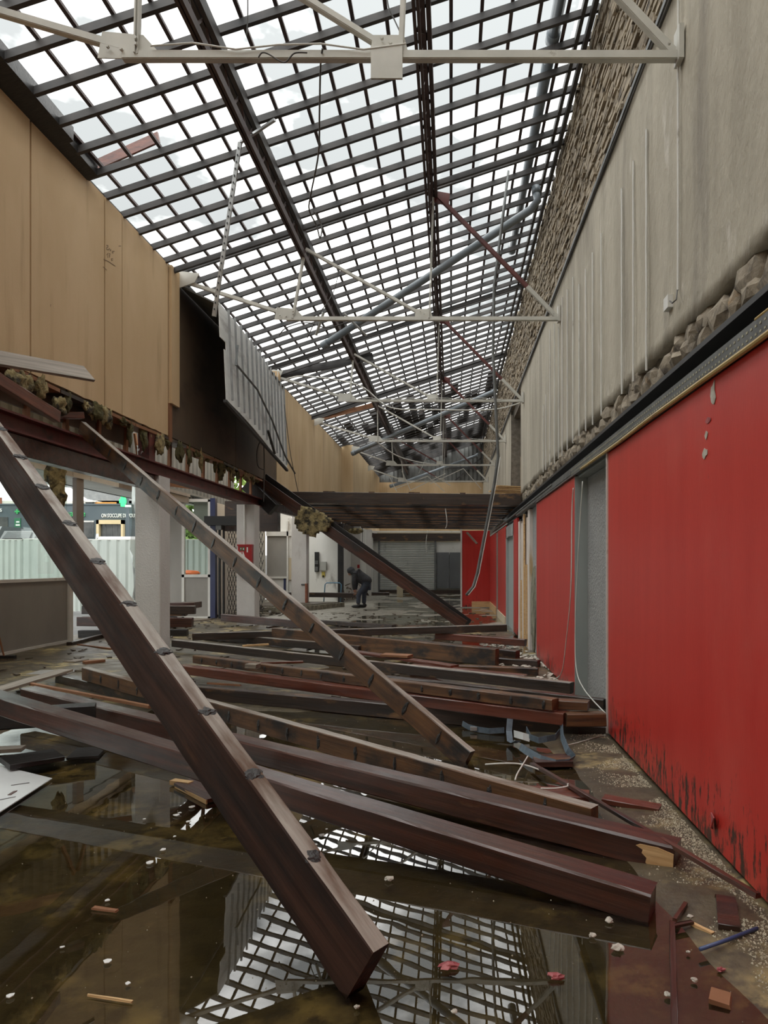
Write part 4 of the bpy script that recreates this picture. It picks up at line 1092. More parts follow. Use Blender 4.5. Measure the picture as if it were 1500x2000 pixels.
MB().tube([sheet_pt(0.10, 0.55) + Vector((.10, 0, 0)), sheet_pt(0.35, 0.50) + Vector((.12, 0, -.12)), sheet_pt(0.6, 0.55) + Vector((.13, 0, -.28)), sheet_pt(0.85, 0.75) + Vector((.14, 0, -.35)), sheet_pt(1.04, 0.97) + Vector((.15, 0, -0.1))], 0.022, 6).build('bent_rail', 'galvdark', t)
MB().bar(sheet_pt(0.13, 0.30) + Vector((.09, 0, 0)), sheet_pt(0.10, 0.56) + Vector((.09, 0, 0)), 0.04, 0.02).build('bent_rail', 'galvdark', t)
MB().bar(sheet_pt(0.53, 0.90) + Vector((.09, 0, .05)), sheet_pt(0.66, 1.0) + Vector((.09, 0, -.08)), 0.05, 0.03).build('bent_rail', 'blacksteel', t)
MB().bar(sheet_pt(0.02, 1.0) + Vector((0, 0, -0.02)), sheet_pt(1.0, 1.0) + Vector((0, 0, -0.02)), 0.06, 0.05).build('bottom_rail', 'blacksteel', t)
# sloping soffit between the wall head and the sheet
MB().prism([(XL + 0.02, 12.0, 6.40), (XS_, 12.1, 6.10), (XS_, 17.0, 5.86), (XL + .02, 17.0, 6.40)], (0, 0, 0.03)).build('soffit_board', 'cladding', t)
for lab, a, b, w, m in (('wooden box corner sticking up at the tan wall head beyond the metal sheet', (528, 722), (550, 760), 0.35, 'osb'),):
    A = py_(540, 740, 17.3)
    solo(MB().bar(A + Vector((-.12, 0, -.15)), A + Vector((-.12, 0.1, .22)), 0.22, 0.02, up=(0, 1, 0)).bar(A + Vector((0.05, 0, -.1)), A + Vector((.05, .1, .15)), 0.02, .2, up=(0, 1, 0)), 'box_end', m, lab, 'board')

# ================================================================== THE PLANK DECK
t = thing('plank_deck', 'remaining dark plank ceiling deck spanning the hall', 'deck', (-1.4, 18.2, 3.1))
r9 = random.Random(5)
for i in range(19):
    yy = 18.25 + 0.72 * i
    MB().bar((XL - 0.05, yy, 3.30 + 0.01 * r9.random()), (1.86, yy, 3.22 + 0.01 * r9.random()), 0.11, 0.30 if i == 0 else 0.24, ch=0.006).build('joist', ('wood_soot', 'wood_ochre', 'char', 'wood_ochre')[i % 4] if i else 'wood_soot', t)
for i in (0, 1, 2, 9, 10, 17, 24, 25, 33, 41, 42, 43):
    x = XL + 0.02 + 0.152 * i
    z = 3.45 - 0.012 * (x - XL)
    MB().box((x, 18.2, z), (x + 0.148, 31.3, z + 0.03)).build('plank', 'wood_ochre' if i % 3 else 'wood', t)
t = thing('plank_stack', 'small stack of pale planks on the ledge by the wall opening', 'planks', (1.5, 20, 3.5))
for i, (dz, dx) in enumerate(((0, 0), (0.05, -0.1), (0.10, 0.06), (0.15, 0.0), (0.2, .1))):
    MB().bar((1.2 + dx, 19.6, 3.56 + dz), (2.1 + dx * .3, 19.9, 3.56 + dz), 0.14, 0.035).build('plank', 'rawwood', t)
solo(MB().bar((-0.2, 20.3, 3.55), (1.5, 20.0, 3.56), 0.14, 0.04), 'loose_plank', 'rawwood', 'long pale plank lying across the far deck before the plank stack', 'plank')

# ================================================================== FALLEN TIMBERS
def timber(label, a, b, w, h, m='wood', ext_a=0.0, ext_b=0.0, up=(0, 0, 1), marks=None, face='front', edge=True, group=None, name='fallen_beam', cat='beam', seed=None, topm=None, rawend=False):
    """a beam whose near top edge runs from a to b (edge=True) or whose axis does; w across, h upright"""
    a, b = Vector(a), Vector(b)
    d = (b - a).normalized()
    a, b = a - d * ext_a, b + d * ext_b
    L = (b - a).length
    up = Vector(up)
    s = d.cross(up).normalized()
    u = s.cross(d).normalized()
    if s.y < 0:                       # s points away from the camera
        s = -s
    if edge:
        a = a + s * (w / 2) - u * (h / 2)
        b = b + s * (w / 2) - u * (h / 2)
    mid = (a + b) / 2
    R = Matrix((d, s, u)).transposed()
    sd = seed if seed is not None else len(bpy.data.objects)
    n = max(8, int(L / 0.14))
    c = min(w, h) * 0.07
    prof = ((-w / 2 + c, -h / 2), (w / 2 - c, -h / 2), (w / 2, -h / 2 + c), (w / 2, h / 2 - c), (w / 2 - c, h / 2), (-w / 2 + c, h / 2), (-w / 2, h / 2 - c), (-w / 2, -h / 2 + c))
    vs, fs = [], []
    for i in range(n + 1):
        x = -L / 2 + L * i / n
        bow = 0.012 * math.sin(math.pi * i / n + sd) * min(1, L / 5)
        for k, (py0, pz0) in enumerate(prof):
            q = noise.noise(Vector((x * 4.0, k * 1.7, sd * 3.1)))
            q2 = noise.noise(Vector((x * 4.0, k * 1.7 + 50, sd * 3.1)))
            e = 0.0
            if i in (0, n):
                e = 0.012 * noise.noise(Vector((k * 2.2, sd, i)))
            vs.append((x + e, py0 + 0.004 * q, pz0 + 0.004 * q2 + bow * 0.5))
    for i in range(n):
        for k in range(8):
            fs.append((i * 8 + k, i * 8 + (k + 1) % 8, (i + 1) * 8 + (k + 1) % 8, (i + 1) * 8 + k))
    fs.append(tuple(range(7, -1, -1)))
    fs.append(tuple(n * 8 + k for k in range(8)))
    mb = MB().add(vs, fs)
    o = mb.build(name, m)
    if topm:
        o.data.materials.append(M[topm])
        for p in o.data.polygons:
            if p.index < n * 8 and p.index % 8 == 4:
                p.material_index = 1
    o.matrix_world = Matrix.Translation(mid) @ R.to_4x4()
    tag(o, label, cat, group)
    if rawend:                        # a torn patch of pale wood on the front of the end
        rz = [(L / 2 - 0.005, -h * .45), (L / 2 - 0.07, -h * .46), (L / 2 - 0.12, -h * .38), (L / 2 - 0.14, -h * .22), (L / 2 - 0.135, -h * .06), (L / 2 - 0.16, h * .08),
              (L / 2 - 0.155, h * .20), (L / 2 - 0.19, h * .30), (L / 2 - 0.17, h * .38), (L / 2 - 0.08, h * .40), (L / 2 - 0.004, h * .30)]
        q = MB().prism([(x, -w / 2 - 0.004, z) for x, z in rz], (0, 0.012, 0)).build('split_patch', 'rawwood')
        q.parent = o
    if marks:
        st, off = marks
        x = -L / 2 + off
        while x < L / 2 - 0.08:
            if face == 'top':
                l = MB().lump((x, 0, h / 2 + 0.001), (0.026 + 0.012 * random.random(), w * 0.47, 0.010), seed=x + sd, sub=3, amp=0.55, fr=2.4)
            else:
                l = MB().lump((x, -w / 2 - 0.001, 0.0), (0.018, 0.007, h * 0.34), seed=x + sd, sub=2, amp=0.8, fr=3.0)
            q = l.build('tar_ridge', 'tar')
            q.parent = o
            x += st * (0.92 + 0.16 * random.random())
    return o

# the two leaning beams and the third one that lies against the deck
D1 = (Vector((-4.75, 5.9, 3.55)) - Vector((-0.30, 2.43, 0.06))).normalized()
timber('big wet beam leaning across the foreground, tar ridges on its lit edge', Vector((-0.2955, 2.3885, 0.0721)), Vector((-4.80, 6.0714, 3.6311)), 0.0876, 0.2405, m='wood_matte', up=(0.09, 0.0, 1.0),
       edge=False, marks=(0.44, 0.42), face='top', topm='topwood', seed=1)
timber('slimmer leaning beam with tar bands, its head on the rust red lintel', Vector((0.13, 5.22, 0.0)), Vector((-4.84, 8.95, 3.30)), 0.07, 0.17, m='wood_ochre', up=(0.05, 0, 1.0),
       edge=False, marks=(0.42, 0.3), face='front', topm='topwood', seed=2)
bA, bB = Vector((0.33, 16.9, 0.0)), Vector((-5.05, 17.5, 3.72))
timber('charred far beam leaning from the deck corner down to the floor, front of two', bA, bB, 0.07, 0.26, m='wood', up=(0.1, 0, 1), edge=False, seed=3)
timber('charred far beam leaning behind its twin at the deck corner', bA + Vector((0.12, 0.16, 0.02)), bB + Vector((0.2, 0.16, 0.02)), 0.05, 0.25, m='char', up=(0.1, 0, 1), edge=False, seed=4)
pq = bA.lerp(bB, 0.695)
t = MB()
ws = [(-0.44, 0.22), (-0.36, 0.36), (-0.05, 0.33), (0.22, 0.22), (0.42, 0.10), (0.40, -0.06), (0.28, -0.24), (0.12, -0.20), (0.0, -0.36), (-0.2, -0.30), (-0.42, -0.22), (-0.50, -0.02)]
# a thick torn sheet, rough on both faces
gx, gz = 18, 16
def inside(x, z):
    c_ = False
    for (xa, za), (xb, zb) in zip(ws, ws[1:] + ws[:1]):
        if (za > z) != (zb > z) and x < (xb - xa) * (z - za) / (zb - za) + xa:
            c_ = not c_
    return c_
cells = {}
def wv(i, j, s_):
    if (i, j, s_) not in cells:
        x, z = -0.55 + 1.05 * i / gx, -0.42 + 0.84 * j / gz
        k_ = noise.noise(Vector((x * 7, z * 7, s_ * 3)))
        t.v.append(Vector((x + 0.02 * k_, s_ * (0.14 + 0.04 * k_), z + 0.02 * noise.noise(Vector((x * 9, z * 9, 7 + s_))))))
        cells[(i, j, s_)] = len(t.v) - 1
    return cells[(i, j, s_)]
on = {(i, j) for i in range(gx) for j in range(gz) if inside(-0.55 + 1.05 * (i + .5) / gx, -0.42 + 0.84 * (j + .5) / gz)}
for (i, j) in sorted(on):
    for s_ in (-1, 1):
        t.f.append(tuple(wv(a_, b_, s_) for a_, b_ in ((i, j), (i + 1, j), (i + 1, j + 1), (i, j + 1))))
    for (di, dj, e1, e2) in ((-1, 0, (i, j), (i, j + 1)), (1, 0, (i + 1, j), (i + 1, j + 1)), (0, -1, (i, j), (i + 1, j)), (0, 1, (i, j + 1), (i + 1, j + 1))):
        if (i + di, j + dj) not in on:
            t.f.append((wv(*e1, -1), wv(*e2, -1), wv(*e2, 1), wv(*e1, 1)))
o = t.build('wool_slab', 'wool', smooth=True)
o.location = pq + Vector((-0.02, -0.1, -0.02))
o.rotation_euler = (0, math.radians(6), 0)
tag(o, 'scorched slab of mineral wool draped over the far leaning beam', 'insulation')
timber('short charred beam stub at the upper end of the far leaning pair', py_(488, 935, 17.3), py_(540, 985, 17.2), 0.22, 0.34, m='char', seed=5)

# the lying ones, from the camera backwards
timber('thick clean sawn beam lying nearest the camera', pz(0, 1362, 0.50), pz(1271, 1750, 0.115), 0.145, 0.14, ext_a=1.2, seed=10)
timber('second thick beam from the camera, pale split wood at its right end', pz(40, 1343, 0.30), pz(1318, 1658, 0.115), 0.15, 0.14, seed=11, rawend=True)
timber('third beam from the camera with tar bands and a weathered grey tip', pz(160, 1303, 0.29), pz(1155, 1580, 0.13), 0.085, 0.15, m='wood_ochre', marks=(0.42, 0.5), topm='topwood', seed=12)
timber('black low beam on the floor whose cut end holds the blue strap', pz(330, 1338, 0.135), pz(1130, 1409, 0.135), 0.11, 0.14, m='wood_soot', seed=13)
timber('short black beam at the left passing under the tar banded beam', pz(108, 1318, 0.12), pz(430, 1388, 0.11), 0.12, 0.11, m='wood_soot', seed=14)
timber('red brown beam resting on the black low beam', pz(345, 1300, 0.22), pz(1100, 1393, 0.255), 0.14, 0.105, m='wood_red', seed=15)
timber('beam with a row of tar marks lying on the red brown beam', pz(376, 1280, 0.32), pz(1078, 1367, 0.36), 0.115, 0.10, m='wood_ochre', marks=(0.34, 0.2), seed=16)
timber('long slim beam with a pale wet top reaching the second red panel', pz(335, 1249, 0.22), pz(1113, 1335, 0.21), 0.10, 0.12, m='wood_soot', topm='topwood', seed=17)
timber('dark beam whose right end pokes into the wall niche', pz(740, 1320, 0.14), pz(1178, 1367, 0.20), 0.10, 0.10, m='wood_soot', seed=18)
timber('short ochre block on top at the mouth of the niche', pz(1085, 1368, 0.335), pz(1148, 1372, 0.335), 0.14, 0.075, m='wood_ochre', seed=19)
timber('short reddish beam before the niche, right of the tarred beam', pz(1107, 1395, 0.25), pz(1184, 1394, 0.25), 0.12, 0.11, m='wood_ochre', seed=20)
timber('low reddish offcut on the floor before the niche', pz(1122, 1416, 0.10), pz(1183, 1420, 0.09), 0.16, 0.09, m='wood', seed=21)
timber('deep ochre stained beam with a split right end, mid pile', pz(590, 1232, 0.33), pz(967, 1268, 0.285), 0.12, 0.25, m='wood_ochre', ext_a=0.8, seed=22)
timber('dark beam lying close behind the deep ochre beam', pz(800, 1249, 0.26), pz(1007, 1272, 0.225), 0.12, 0.15, m='wood_soot', seed=23)
timber('low dark beam end at the foot of the broken masonry', pz(880, 1279, 0.12), pz(1049, 1291, 0.115), 0.14, 0.10, m='wood_soot', seed=24)
timber('low brown beam end in front of the grit, upper of two', pz(860, 1299, 0.13), pz(1050, 1306, 0.125), 0.13, 0.11, m='wood_ochre', seed=25)
timber('low red beam end in front of the grit, lower of two', pz(800, 1298, 0.11), pz(1024, 1319, 0.10), 0.12, 0.09, m='wood_red', seed=26)
timber('thin long beam lying highest across the back of the pile', pz(375, 1238, 0.22), pz(990, 1219, 0.42), 0.12, 0.13, m='wood_soot', topm='topwood', seed=27)
timber('red wet beam end below the highest long beam', pz(850, 1236, 0.24), pz(1024, 1249, 0.21), 0.12, 0.12, m='wood_red', seed=28)
timber('dark beam lying before the pillar with the fire box', pz(431, 1199, 0.31), pz(600, 1214, 0.26), 0.12, 0.17, m='wood', seed=29)
timber('flat dark beam on the wet floor behind the pile', pz(600, 1210, 0.10), pz(765, 1221, 0.12), 0.16, 0.10, m='wood_soot', seed=30)
timber('grey wet beam at the back of the pile, left part', pz(395, 1236, 0.16), pz(700, 1262, 0.16), 0.13, 0.13, m='wood_soot', topm='topwood', seed=31)
timber('far dark beam lying across the platform behind the bending person', py_(545, 1157, 24.6), py_(694, 1158, 24.6), 0.15, 0.17, m='wood_soot', seed=32)
timber('beam lying in the left doorway, upper one', (-7.9, 14.6, 0.62), (-5.6, 14.9, 0.60), 0.16, 0.18, m='wood_soot', topm='topwood', seed=33)
timber('beam lying in the left doorway, lower one', (-7.9, 14.4, 0.40), (-5.55, 14.6, 0.36), 0.16, 0.2, m='wood', seed=34)
timber('third beam in the left doorway, flat on the floor', (-7.6, 13.9, 0.16), (-5.5, 14.2, 0.15), 0.16, 0.16, m='char', seed=35)
timber('thick offcut on top of the small stack right of the near pillar', py_(320, 1178, 16.2), py_(379, 1177, 16.2), 0.5, 0.14, m='wood', seed=36)
timber('middle offcut of the small stack right of the near pillar', py_(320, 1192, 16.0), py_(362, 1193, 16.1), 0.4, 0.13, m='wood_ochre', seed=37)
timber('bottom offcut of the small stack right of the near pillar', py_(318, 1205, 15.8), py_(345, 1206, 15.9), 0.4, 0.26, m='char', seed=38)
timber('dark cross timber propping the nearest beam at the far left', (-4.4, 5.15, 0.34), (-3.0, 5.75, 0.32), 0.14, 0.16, m='char', seed=39)
# under the deck at the back
timber('long dark beam lying at the foot of the roller shutter', py_(716, 1157, 33.0), py_(760, 1157, 33.0), 0.2, 0.22, m='wood_soot', seed=40)

# boards and battens
def plank(label, a, b, w, th, m='wood', name='loose_board', **k):
    return timber(label, a, b, w, th, m=m, name=name, cat='board', **k)
plank('long thin batten lying aslant along the red wall, right foreground', pz(1035, 1490, 0.05), pz(1475, 1744, 0.155), 0.028, 0.022, m='wood', name='batten')
plank('short dark reddish board end lying on the grit at the right edge', pz(1402, 1803, 0.045), pz(1446, 1810, 0.045), 0.26, 0.04, m='wood')
plank('flat red wet board on the grit beside the long batten', pz(1175, 1560, 0.05), pz(1287, 1580, 0.04), 0.10, 0.03, m='wood_red')
plank('flat reddish board lying right of the third beam tip', pz(1020, 1548, 0.05), pz(1150, 1558, 0.05), 0.16, 0.035, m='wood_red')
plank('dark board lying under the blue strap', pz(1045, 1488, 0.05), pz(1120, 1488, 0.05), 0.22, 0.04, m='wood')
plank('narrow splintered batten pointing at the camera, bottom right', pz(1327, 2060, 0.03), pz(1318, 1800, 0.03), 0.022, 0.02, m='wood', name='batten', up=(0, 0, 1))
plank('forked splinter at the head of the narrow batten', pz(1322, 1795, 0.035), pz(1343, 1762, 0.03), 0.018, 0.014, m='wood', name='splinter')
plank('dark splinter crossing the narrow batten', pz(1318, 1808, 0.03), pz(1356, 1800, 0.03), 0.02, 0.012, m='wood', name='splinter')
plank('curved pale splinter beside the narrow batten', pz(1350, 1803, 0.02), pz(1390, 1822, 0.02), 0.018, 0.012, m='rawwood', name='splinter')
plank('grey weathered plank lying raised at the far left', pz(-30, 1358, 0.12), pz(143, 1307, 0.16), 0.20, 0.03, m='plankpale')
plank('thin orange batten behind the nearest beams at the left', pz(45, 1331, 0.13), pz(290, 1379, 0.10), 0.045, 0.03, m='rustpost', name='batten')
plank('dark rectangular board tilted on the water at the left edge', pz(20, 1494, 0.07), pz(127, 1477, 0.06), 0.30, 0.035, m='char')
plank('dark flat board on the water beside the tilted one', pz(130, 1480, 0.02), pz(192, 1476, 0.02), 0.30, 0.02, m='char')
plank('dark board end at the left edge above the white panel', pz(-60, 1468, 0.05), pz(40, 1462, 0.05), 0.12, 0.03, m='plankpale')
plank('wet board with a pale cut edge floating by the big leaning beam', pz(340, 1529, 0.035), pz(403, 1562, 0.03), 0.16, 0.022, m='wood', rawend=False)
plank('small pale wood offcut behind the floating board', pz(331, 1524, 0.04), pz(368, 1529, 0.04), 0.05, 0.03, m='rawwood', name='offcut')
plank('pale cut edge strip of the floating board', pz(341, 1531, 0.028), pz(402, 1564, 0.026), 0.012, 0.024, m='rawwood', name='offcut')
plank('thin pale lath lying on the water, bottom left', pz(170, 1942, 0.012), pz(257, 1956, 0.012), 0.008, 0.006, m='rawwood', name='lath')
plank('small curl of brown bark on the water left of the leaning beam', pz(178, 1773, 0.012), pz(226, 1779, 0.012), 0.02, 0.008, m='rustpost', name='bark_piece')
plank('small orange wood piece on the floor by the grey plank', pz(166, 1292, 0.05), pz(206, 1288, 0.05), 0.10, 0.04, m='rustpost', name='offcut')
plank('grey square tile like board on the floor at the left', pz(123, 1291, 0.03), pz(146, 1292, 0.03), 0.28, 0.02, m='plankpale')
plank('long grey sheet lying flat behind the grey plank', pz(50, 1317, 0.02), pz(132, 1316, 0.02), 0.40, 0.015, m='greypanel')
plank('pale splinter on the long slim beam, centre of the pile', pz(475, 1260, 0.24), pz(525, 1257, 0.24), 0.05, 0.025, m='rawwood', name='splinter')
plank('grey square block on the tar marked beam', pz(478, 1297, 0.345), pz(500, 1298, 0.345), 0.10, 0.05, m='plankpale', name='offcut')
plank('red splintered lath beside the grey square block', pz(510, 1294, 0.33), pz(592, 1292, 0.33), 0.06, 0.02, m='wood_red', name='splinter')
plank('pale splinter on the black low beam at the left', pz(404, 1333, 0.16), pz(468, 1337, 0.16), 0.02, 0.02, m='rustpost', name='splinter')
plank('flat red brown plank on the pile behind the long slim beam', pz(640, 1266, 0.24), pz(880, 1300, 0.22), 0.16, 0.03, m='wood_red')
plank('orange brown plank end lying right behind the slim leaning beam', pz(742, 1278, 0.27), pz(796, 1281, 0.27), 0.18, 0.03, m='rustpost')
plank('thin brown batten on the wet floor by the doorway beams', pz(150, 1258, 0.04), pz(215, 1266, 0.04), 0.05, 0.03, m='rustpost', name='batten')
plank('long dark sill timber on the floor at the doorway', pz(130, 1254, 0.08), pz(205, 1236, 0.08), 0.10, 0.08, m='wood_soot')
plank('dark lath on the floor before the fire box pillar', pz(525, 1224, 0.05), pz(565, 1219, 0.05), 0.08, 0.04, m='wood_soot', name='batten')
plank('flat grey debris board at the foot of the glazed screen', pz(350, 1214, 0.04), pz(412, 1209, 0.04), 0.3, 0.03, m='plankpale')
plank('flat dark debris board left of the glazed screen foot', pz(335, 1216, 0.05), pz(360, 1217, 0.05), 0.3, 0.05, m='wood_soot')
# the grey board hung on the tan wall, split pieces beside it
plank('grey board hanging loose across the foot of the tan wall, top left', py_(-40, 704, 6.5), py_(186, 742, 7.6), 0.24, 0.03, m='plankpale', up=(0.75, -0.2, 0.75))
plank('reddish rafter end leaning on the lintel at the left edge', py_(-30, 725, 6.2), py_(112, 815, 7.2), 0.07, 0.12, m='wood_red', edge=False)
plank('short reddish block on the lintel beside the slim beam head', py_(105, 811, 8.6), py_(160, 812, 8.9), 0.12, 0.08, m='wood_red', edge=False)

# ================================================================== STRAP, PANEL, SMALL THINGS ON THE FLOOR
st = thing('ratchet_strap', 'blue grey webbing strap tangled at the cut end of the black low beam', 'strap', pz(1060, 1470, 0.0))
MB().ribbon([pz(903, 1413, 0.05), pz(915, 1420, 0.03), pz(935, 1425, 0.03), pz(955, 1428, 0.03), pz(985, 1426, 0.04)], 0.05, 0.004).build('strap_tail', 'strap', st)
MB().box(tuple(pz(925, 1424, 0.03) - Vector((0.03, 0.02, 0.01))), tuple(pz(925, 1424, 0.03) + Vector((0.03, 0.02, 0.02)))).build('buckle', 'galv', st)
MB().ribbon([py_(996, 1404, 5.85), py_(994, 1428, 5.8), py_(996, 1447, 5.7), py_(1003, 1451, 5.62), py_(1012, 1447, 5.55)], 0.05, 0.004, side=(1, 0, 0)).build('strap_loop', 'strap', st)
MB().ribbon([py_(1028, 1424, 5.85), py_(1036, 1440, 5.7), py_(1052, 1446, 5.6), py_(1068, 1443, 5.6), py_(1085, 1440, 5.65), py_(1096, 1425, 5.8)], 0.05, 0.004).build('strap_loop', 'strap', st)
MB().ribbon([py_(1096, 1410, 5.85), py_(1098, 1440, 5.5), py_(1108, 1465, 5.2), py_(1121, 1480, 5.15), py_(1112, 1490, 5.05), py_(1085, 1491, 5.03), py_(1055, 1482, 5.1), py_(1030, 1468, 5.25), py_(1016, 1458, 5.4)], 0.055, 0.004, side=(0.4, 0.3, 1)).build('strap_loop', 'strap', st)
MB().ribbon([pz(1004, 1433, 0.04), pz(1022, 1438, 0.05), pz(1035, 1442, 0.04)], 0.06, 0.004).build('pale_lining', 'white', st)
A = Vector((-2.77, 4.74, 0.012))
wp_ = MB().prism([A, A + Vector((-1.15, 0.62, 0)), A + Vector((-1.2, -0.5, 0)), A + Vector((0.10, -1.02, 0))], (0, 0, 0.006))
solo(wp_, 'white_panel', 'white', 'white panel lying flat on the water at the left edge', 'panel')
plank('small red splinter lying on the white panel', pz(15, 1552, 0.022), pz(27, 1544, 0.024), 0.02, 0.01, m='wood_red', name='splinter')
plank('thin dark lath on the white panel', pz(0, 1562, 0.02), pz(30, 1556, 0.02), 0.008, 0.005, m='wood_soot', name='lath')
plank('second thin dark lath on the white panel, farther one', pz(22, 1534, 0.02), pz(58, 1529, 0.02), 0.008, 0.005, m='wood_soot', name='lath')
rodo = MB().tube([pz(1367, 1854, 0.03), pz(1420, 1836, 0.035), pz(1479, 1813, 0.03)], 0.0075, 8)
solo(rodo, 'blue_rod', 'blue_rod', 'dark blue rod lying on the grit at the bottom right', 'rod', smooth=True)
chunks = [(1190, 1797, 12, 'pale plaster crumb in the water before the nearest beam end'), (1206, 1850, 16, 'largest pale plaster lump at the bottom right'),
          (1157, 1826, 10, 'flat pale plaster flake in the water, left of the largest lump'), (1304, 1942, 11, 'pale plaster crumb left of the narrow batten head, near the bottom'),
          (1356, 1913, 9, 'grey plaster crumb right of the narrow batten'), (1380, 1714, 9, 'pale lump beside the long batten near the red wall'),
          (1344, 1859, 6, 'small crumb beside the blue rod'), (1348, 1790, 9, 'brown crumb by the forked splinter'), (760, 1716, 12, 'round crumb at the edge of the mirrored roof'),
          (697, 1966, 8, 'crumb at the foot of the big leaning beam'), (888, 1975, 9, 'crumb floating under the mirrored roof, bottom centre')]
for i, (px, py, s, lab) in enumerate(chunks):
    p = pz(px, py, 0.012)
    r = s * p.y / F * 0.72
    solo(MB().lump(p, (r, r * 0.9, r * 0.42), seed=i + 20, sub=2, amp=0.7, fr=1.8), 'plaster_crumb', 'chip', lab, 'rubble', 'plaster crumbs on the wet floor')
for i, (px, py, s, lab) in enumerate(((875, 1885, 17, 'crumpled red and white scrap floating on the mirrored roof'), (1087, 1907, 13, 'flat red scrap floating right of the mirrored roof'), (1408, 1893, 8, 'small orange scrap near the brown fragment, bottom right'))):
    p = pz(px, py, 0.012)
    r = s * p.y / F
    solo(MB().lump(p, (r, r * 0.7, r * 0.35), seed=i + 60, sub=2, amp=1.1, fr=2.5), 'red_scrap', 'redscrap', lab, 'scrap')
plank('brown fragment of board on the mud at the bottom right', pz(1384, 1950, 0.018), pz(1424, 1962, 0.016), 0.07, 0.018, m='rustpost', name='board_fragment')
flk = [((638, 1620), 'largest white flake of the row in the water left of the big leaning beam'), ((628, 1631), 'second white flake of that row, just below the largest'),
       ((640, 1606), 'white flake at the top of the row left of the big leaning beam'), ((617, 1650), 'white flake at the lower end of the row by the big leaning beam'),
       ((612, 1657), 'lowest small flake of the row by the big leaning beam'), ((368, 1605), 'white flake below the floating board with the pale cut edge'),
       ((341, 1634), 'round white flake beside the mirrored pillar'), ((292, 1685), 'tall white flake left of the mirrored pillar foot'),
       ((318, 1660), 'tiny white flake between the round and the tall one'), ((209, 1759), 'white flake above the curl of brown bark'),
       ((122, 1850), 'white flake between bark curl and left frame edge'), ((212, 1877), 'yellowish flake right of the lowest pale lath head'),
       ((352, 1588), 'grey flake close below the floating board'), ((282, 1600), 'flat grey flake left of the mirrored pillar top'),
       ((375, 1576), 'white flake touching the floating board'), ((20, 1945), 'white flake at the left frame edge near the bottom'),
       ((250, 1921), 'small dull flake above the pale lath, bottom left'), ((345, 1592), 'tiny grey flake under the floating board')]
for i, ((px, py), flab) in enumerate(flk):
    p = pz(px, py, 0.008)
    r = 0.009 + 0.013 * ((i * 37) % 10) / 10
    n = 6
    pts = [p + Vector((math.cos(2 * math.pi * q / n) * r * (0.5 + 0.7 * random.random()), math.sin(2 * math.pi * q / n) * r * (0.5 + 0.7 * random.random()), 0)) for q in range(n)]
    solo(MB().prism(pts, (0, 0, 0.003)), 'paper_flake', 'paper', flab, 'flake', 'white flakes floating on the water')
# grit along the red wall and fine rubbish (nobody could count it)
gm = MB()
rg = random.Random(21)
for i in range(14000):
    yy = 1.6 + 4.7 * rg.random() ** 1.2
    d = abs(rg.gauss(0, 0.13 + 0.05 * max(0, 3.4 - yy)))
    x = XR - 0.02 - d
    if x < 0.6 or noise.noise(Vector((x * 3.5, yy * 3.5, 5))) < -0.12 + 1.1 * (d - 0.12):
        continue
    z = max(0.0, floor_h(x, yy))
    r = 0.0018 + 0.006 * rg.random() ** 2.5
    a = rg.random() * 3
    gm.add([(x + r * math.cos(a), yy + r * math.sin(a), z), (x + r * math.cos(a + 2.1), yy + r * math.sin(a + 2.1), z), (x + r * math.cos(a + 4.2), yy + r * math.sin(a + 4.2), z), (x, yy, z + r)], [(0, 1, 3), (1, 2, 3), (2, 0, 3)])
go = gm.build('grit', 'rubble', kind='stuff')
tag(go, 'pale grit heaped along the foot of the red wall', 'grit')
gm = MB()
for i in range(1500):
    x, yy = -5.5 + 6.7 * rg.random(), 1.6 + 5.0 * rg.random() ** 0.8
    r = 0.0012 + 0.0035 * rg.random() ** 3
    a = rg.random() * 3
    gm.add([(x + r * math.cos(a), yy + r * math.sin(a), 0.001), (x + r * math.cos(a + 2.1), yy + r * math.sin(a + 2.1), 0.001), (x + r * math.cos(a + 4.2), yy + r * math.sin(a + 4.2), 0.001), (x, yy, r + 0.001)], [(0, 1, 3), (1, 2, 3), (2, 0, 3)])
go = gm.build('floating_specks', 'rubble', kind='stuff')
tag(go, 'tiny pale specks floating all over the dark water', 'specks')
gm = MB()
for i in range(420):
    x, yy = -6.8 + 8.0 * rg.random(), 7.0 + 14 * rg.random()
    z = floor_h(x, yy)
    l, a = 0.03 + 0.12 * rg.random(), rg.random() * 3.1
    gm.bar((x, yy, z + 0.012), (x + l * math.cos(a), yy + l * math.sin(a), z + 0.02), 0.02 + 0.05 * rg.random(), 0.015)
go = gm.build('splintered_rubbish', 'debris', kind='stuff')
tag(go, 'dark splinters and rubbish strewn over the floor behind the beams', 'rubbish')
gm = MB()
for i in range(160):
    x, yy = 0.6 + 0.8 * rg.random(), 8.4 + 4.6 * rg.random()
    z = max(0, floor_h(x, yy))
    l, a = 0.03 + 0.08 * rg.random(), rg.random() * 3.1
    gm.bar((x, yy, z + 0.01), (x + l * math.cos(a), yy + l * math.sin(a), z + 0.025), 0.03 + 0.04 * rg.random(), 0.012)
go = gm.build('plaster_rubbish', 'chip', kind='stuff')
tag(go, 'pale plaster rubbish at the foot of the scraped wall', 'rubbish')
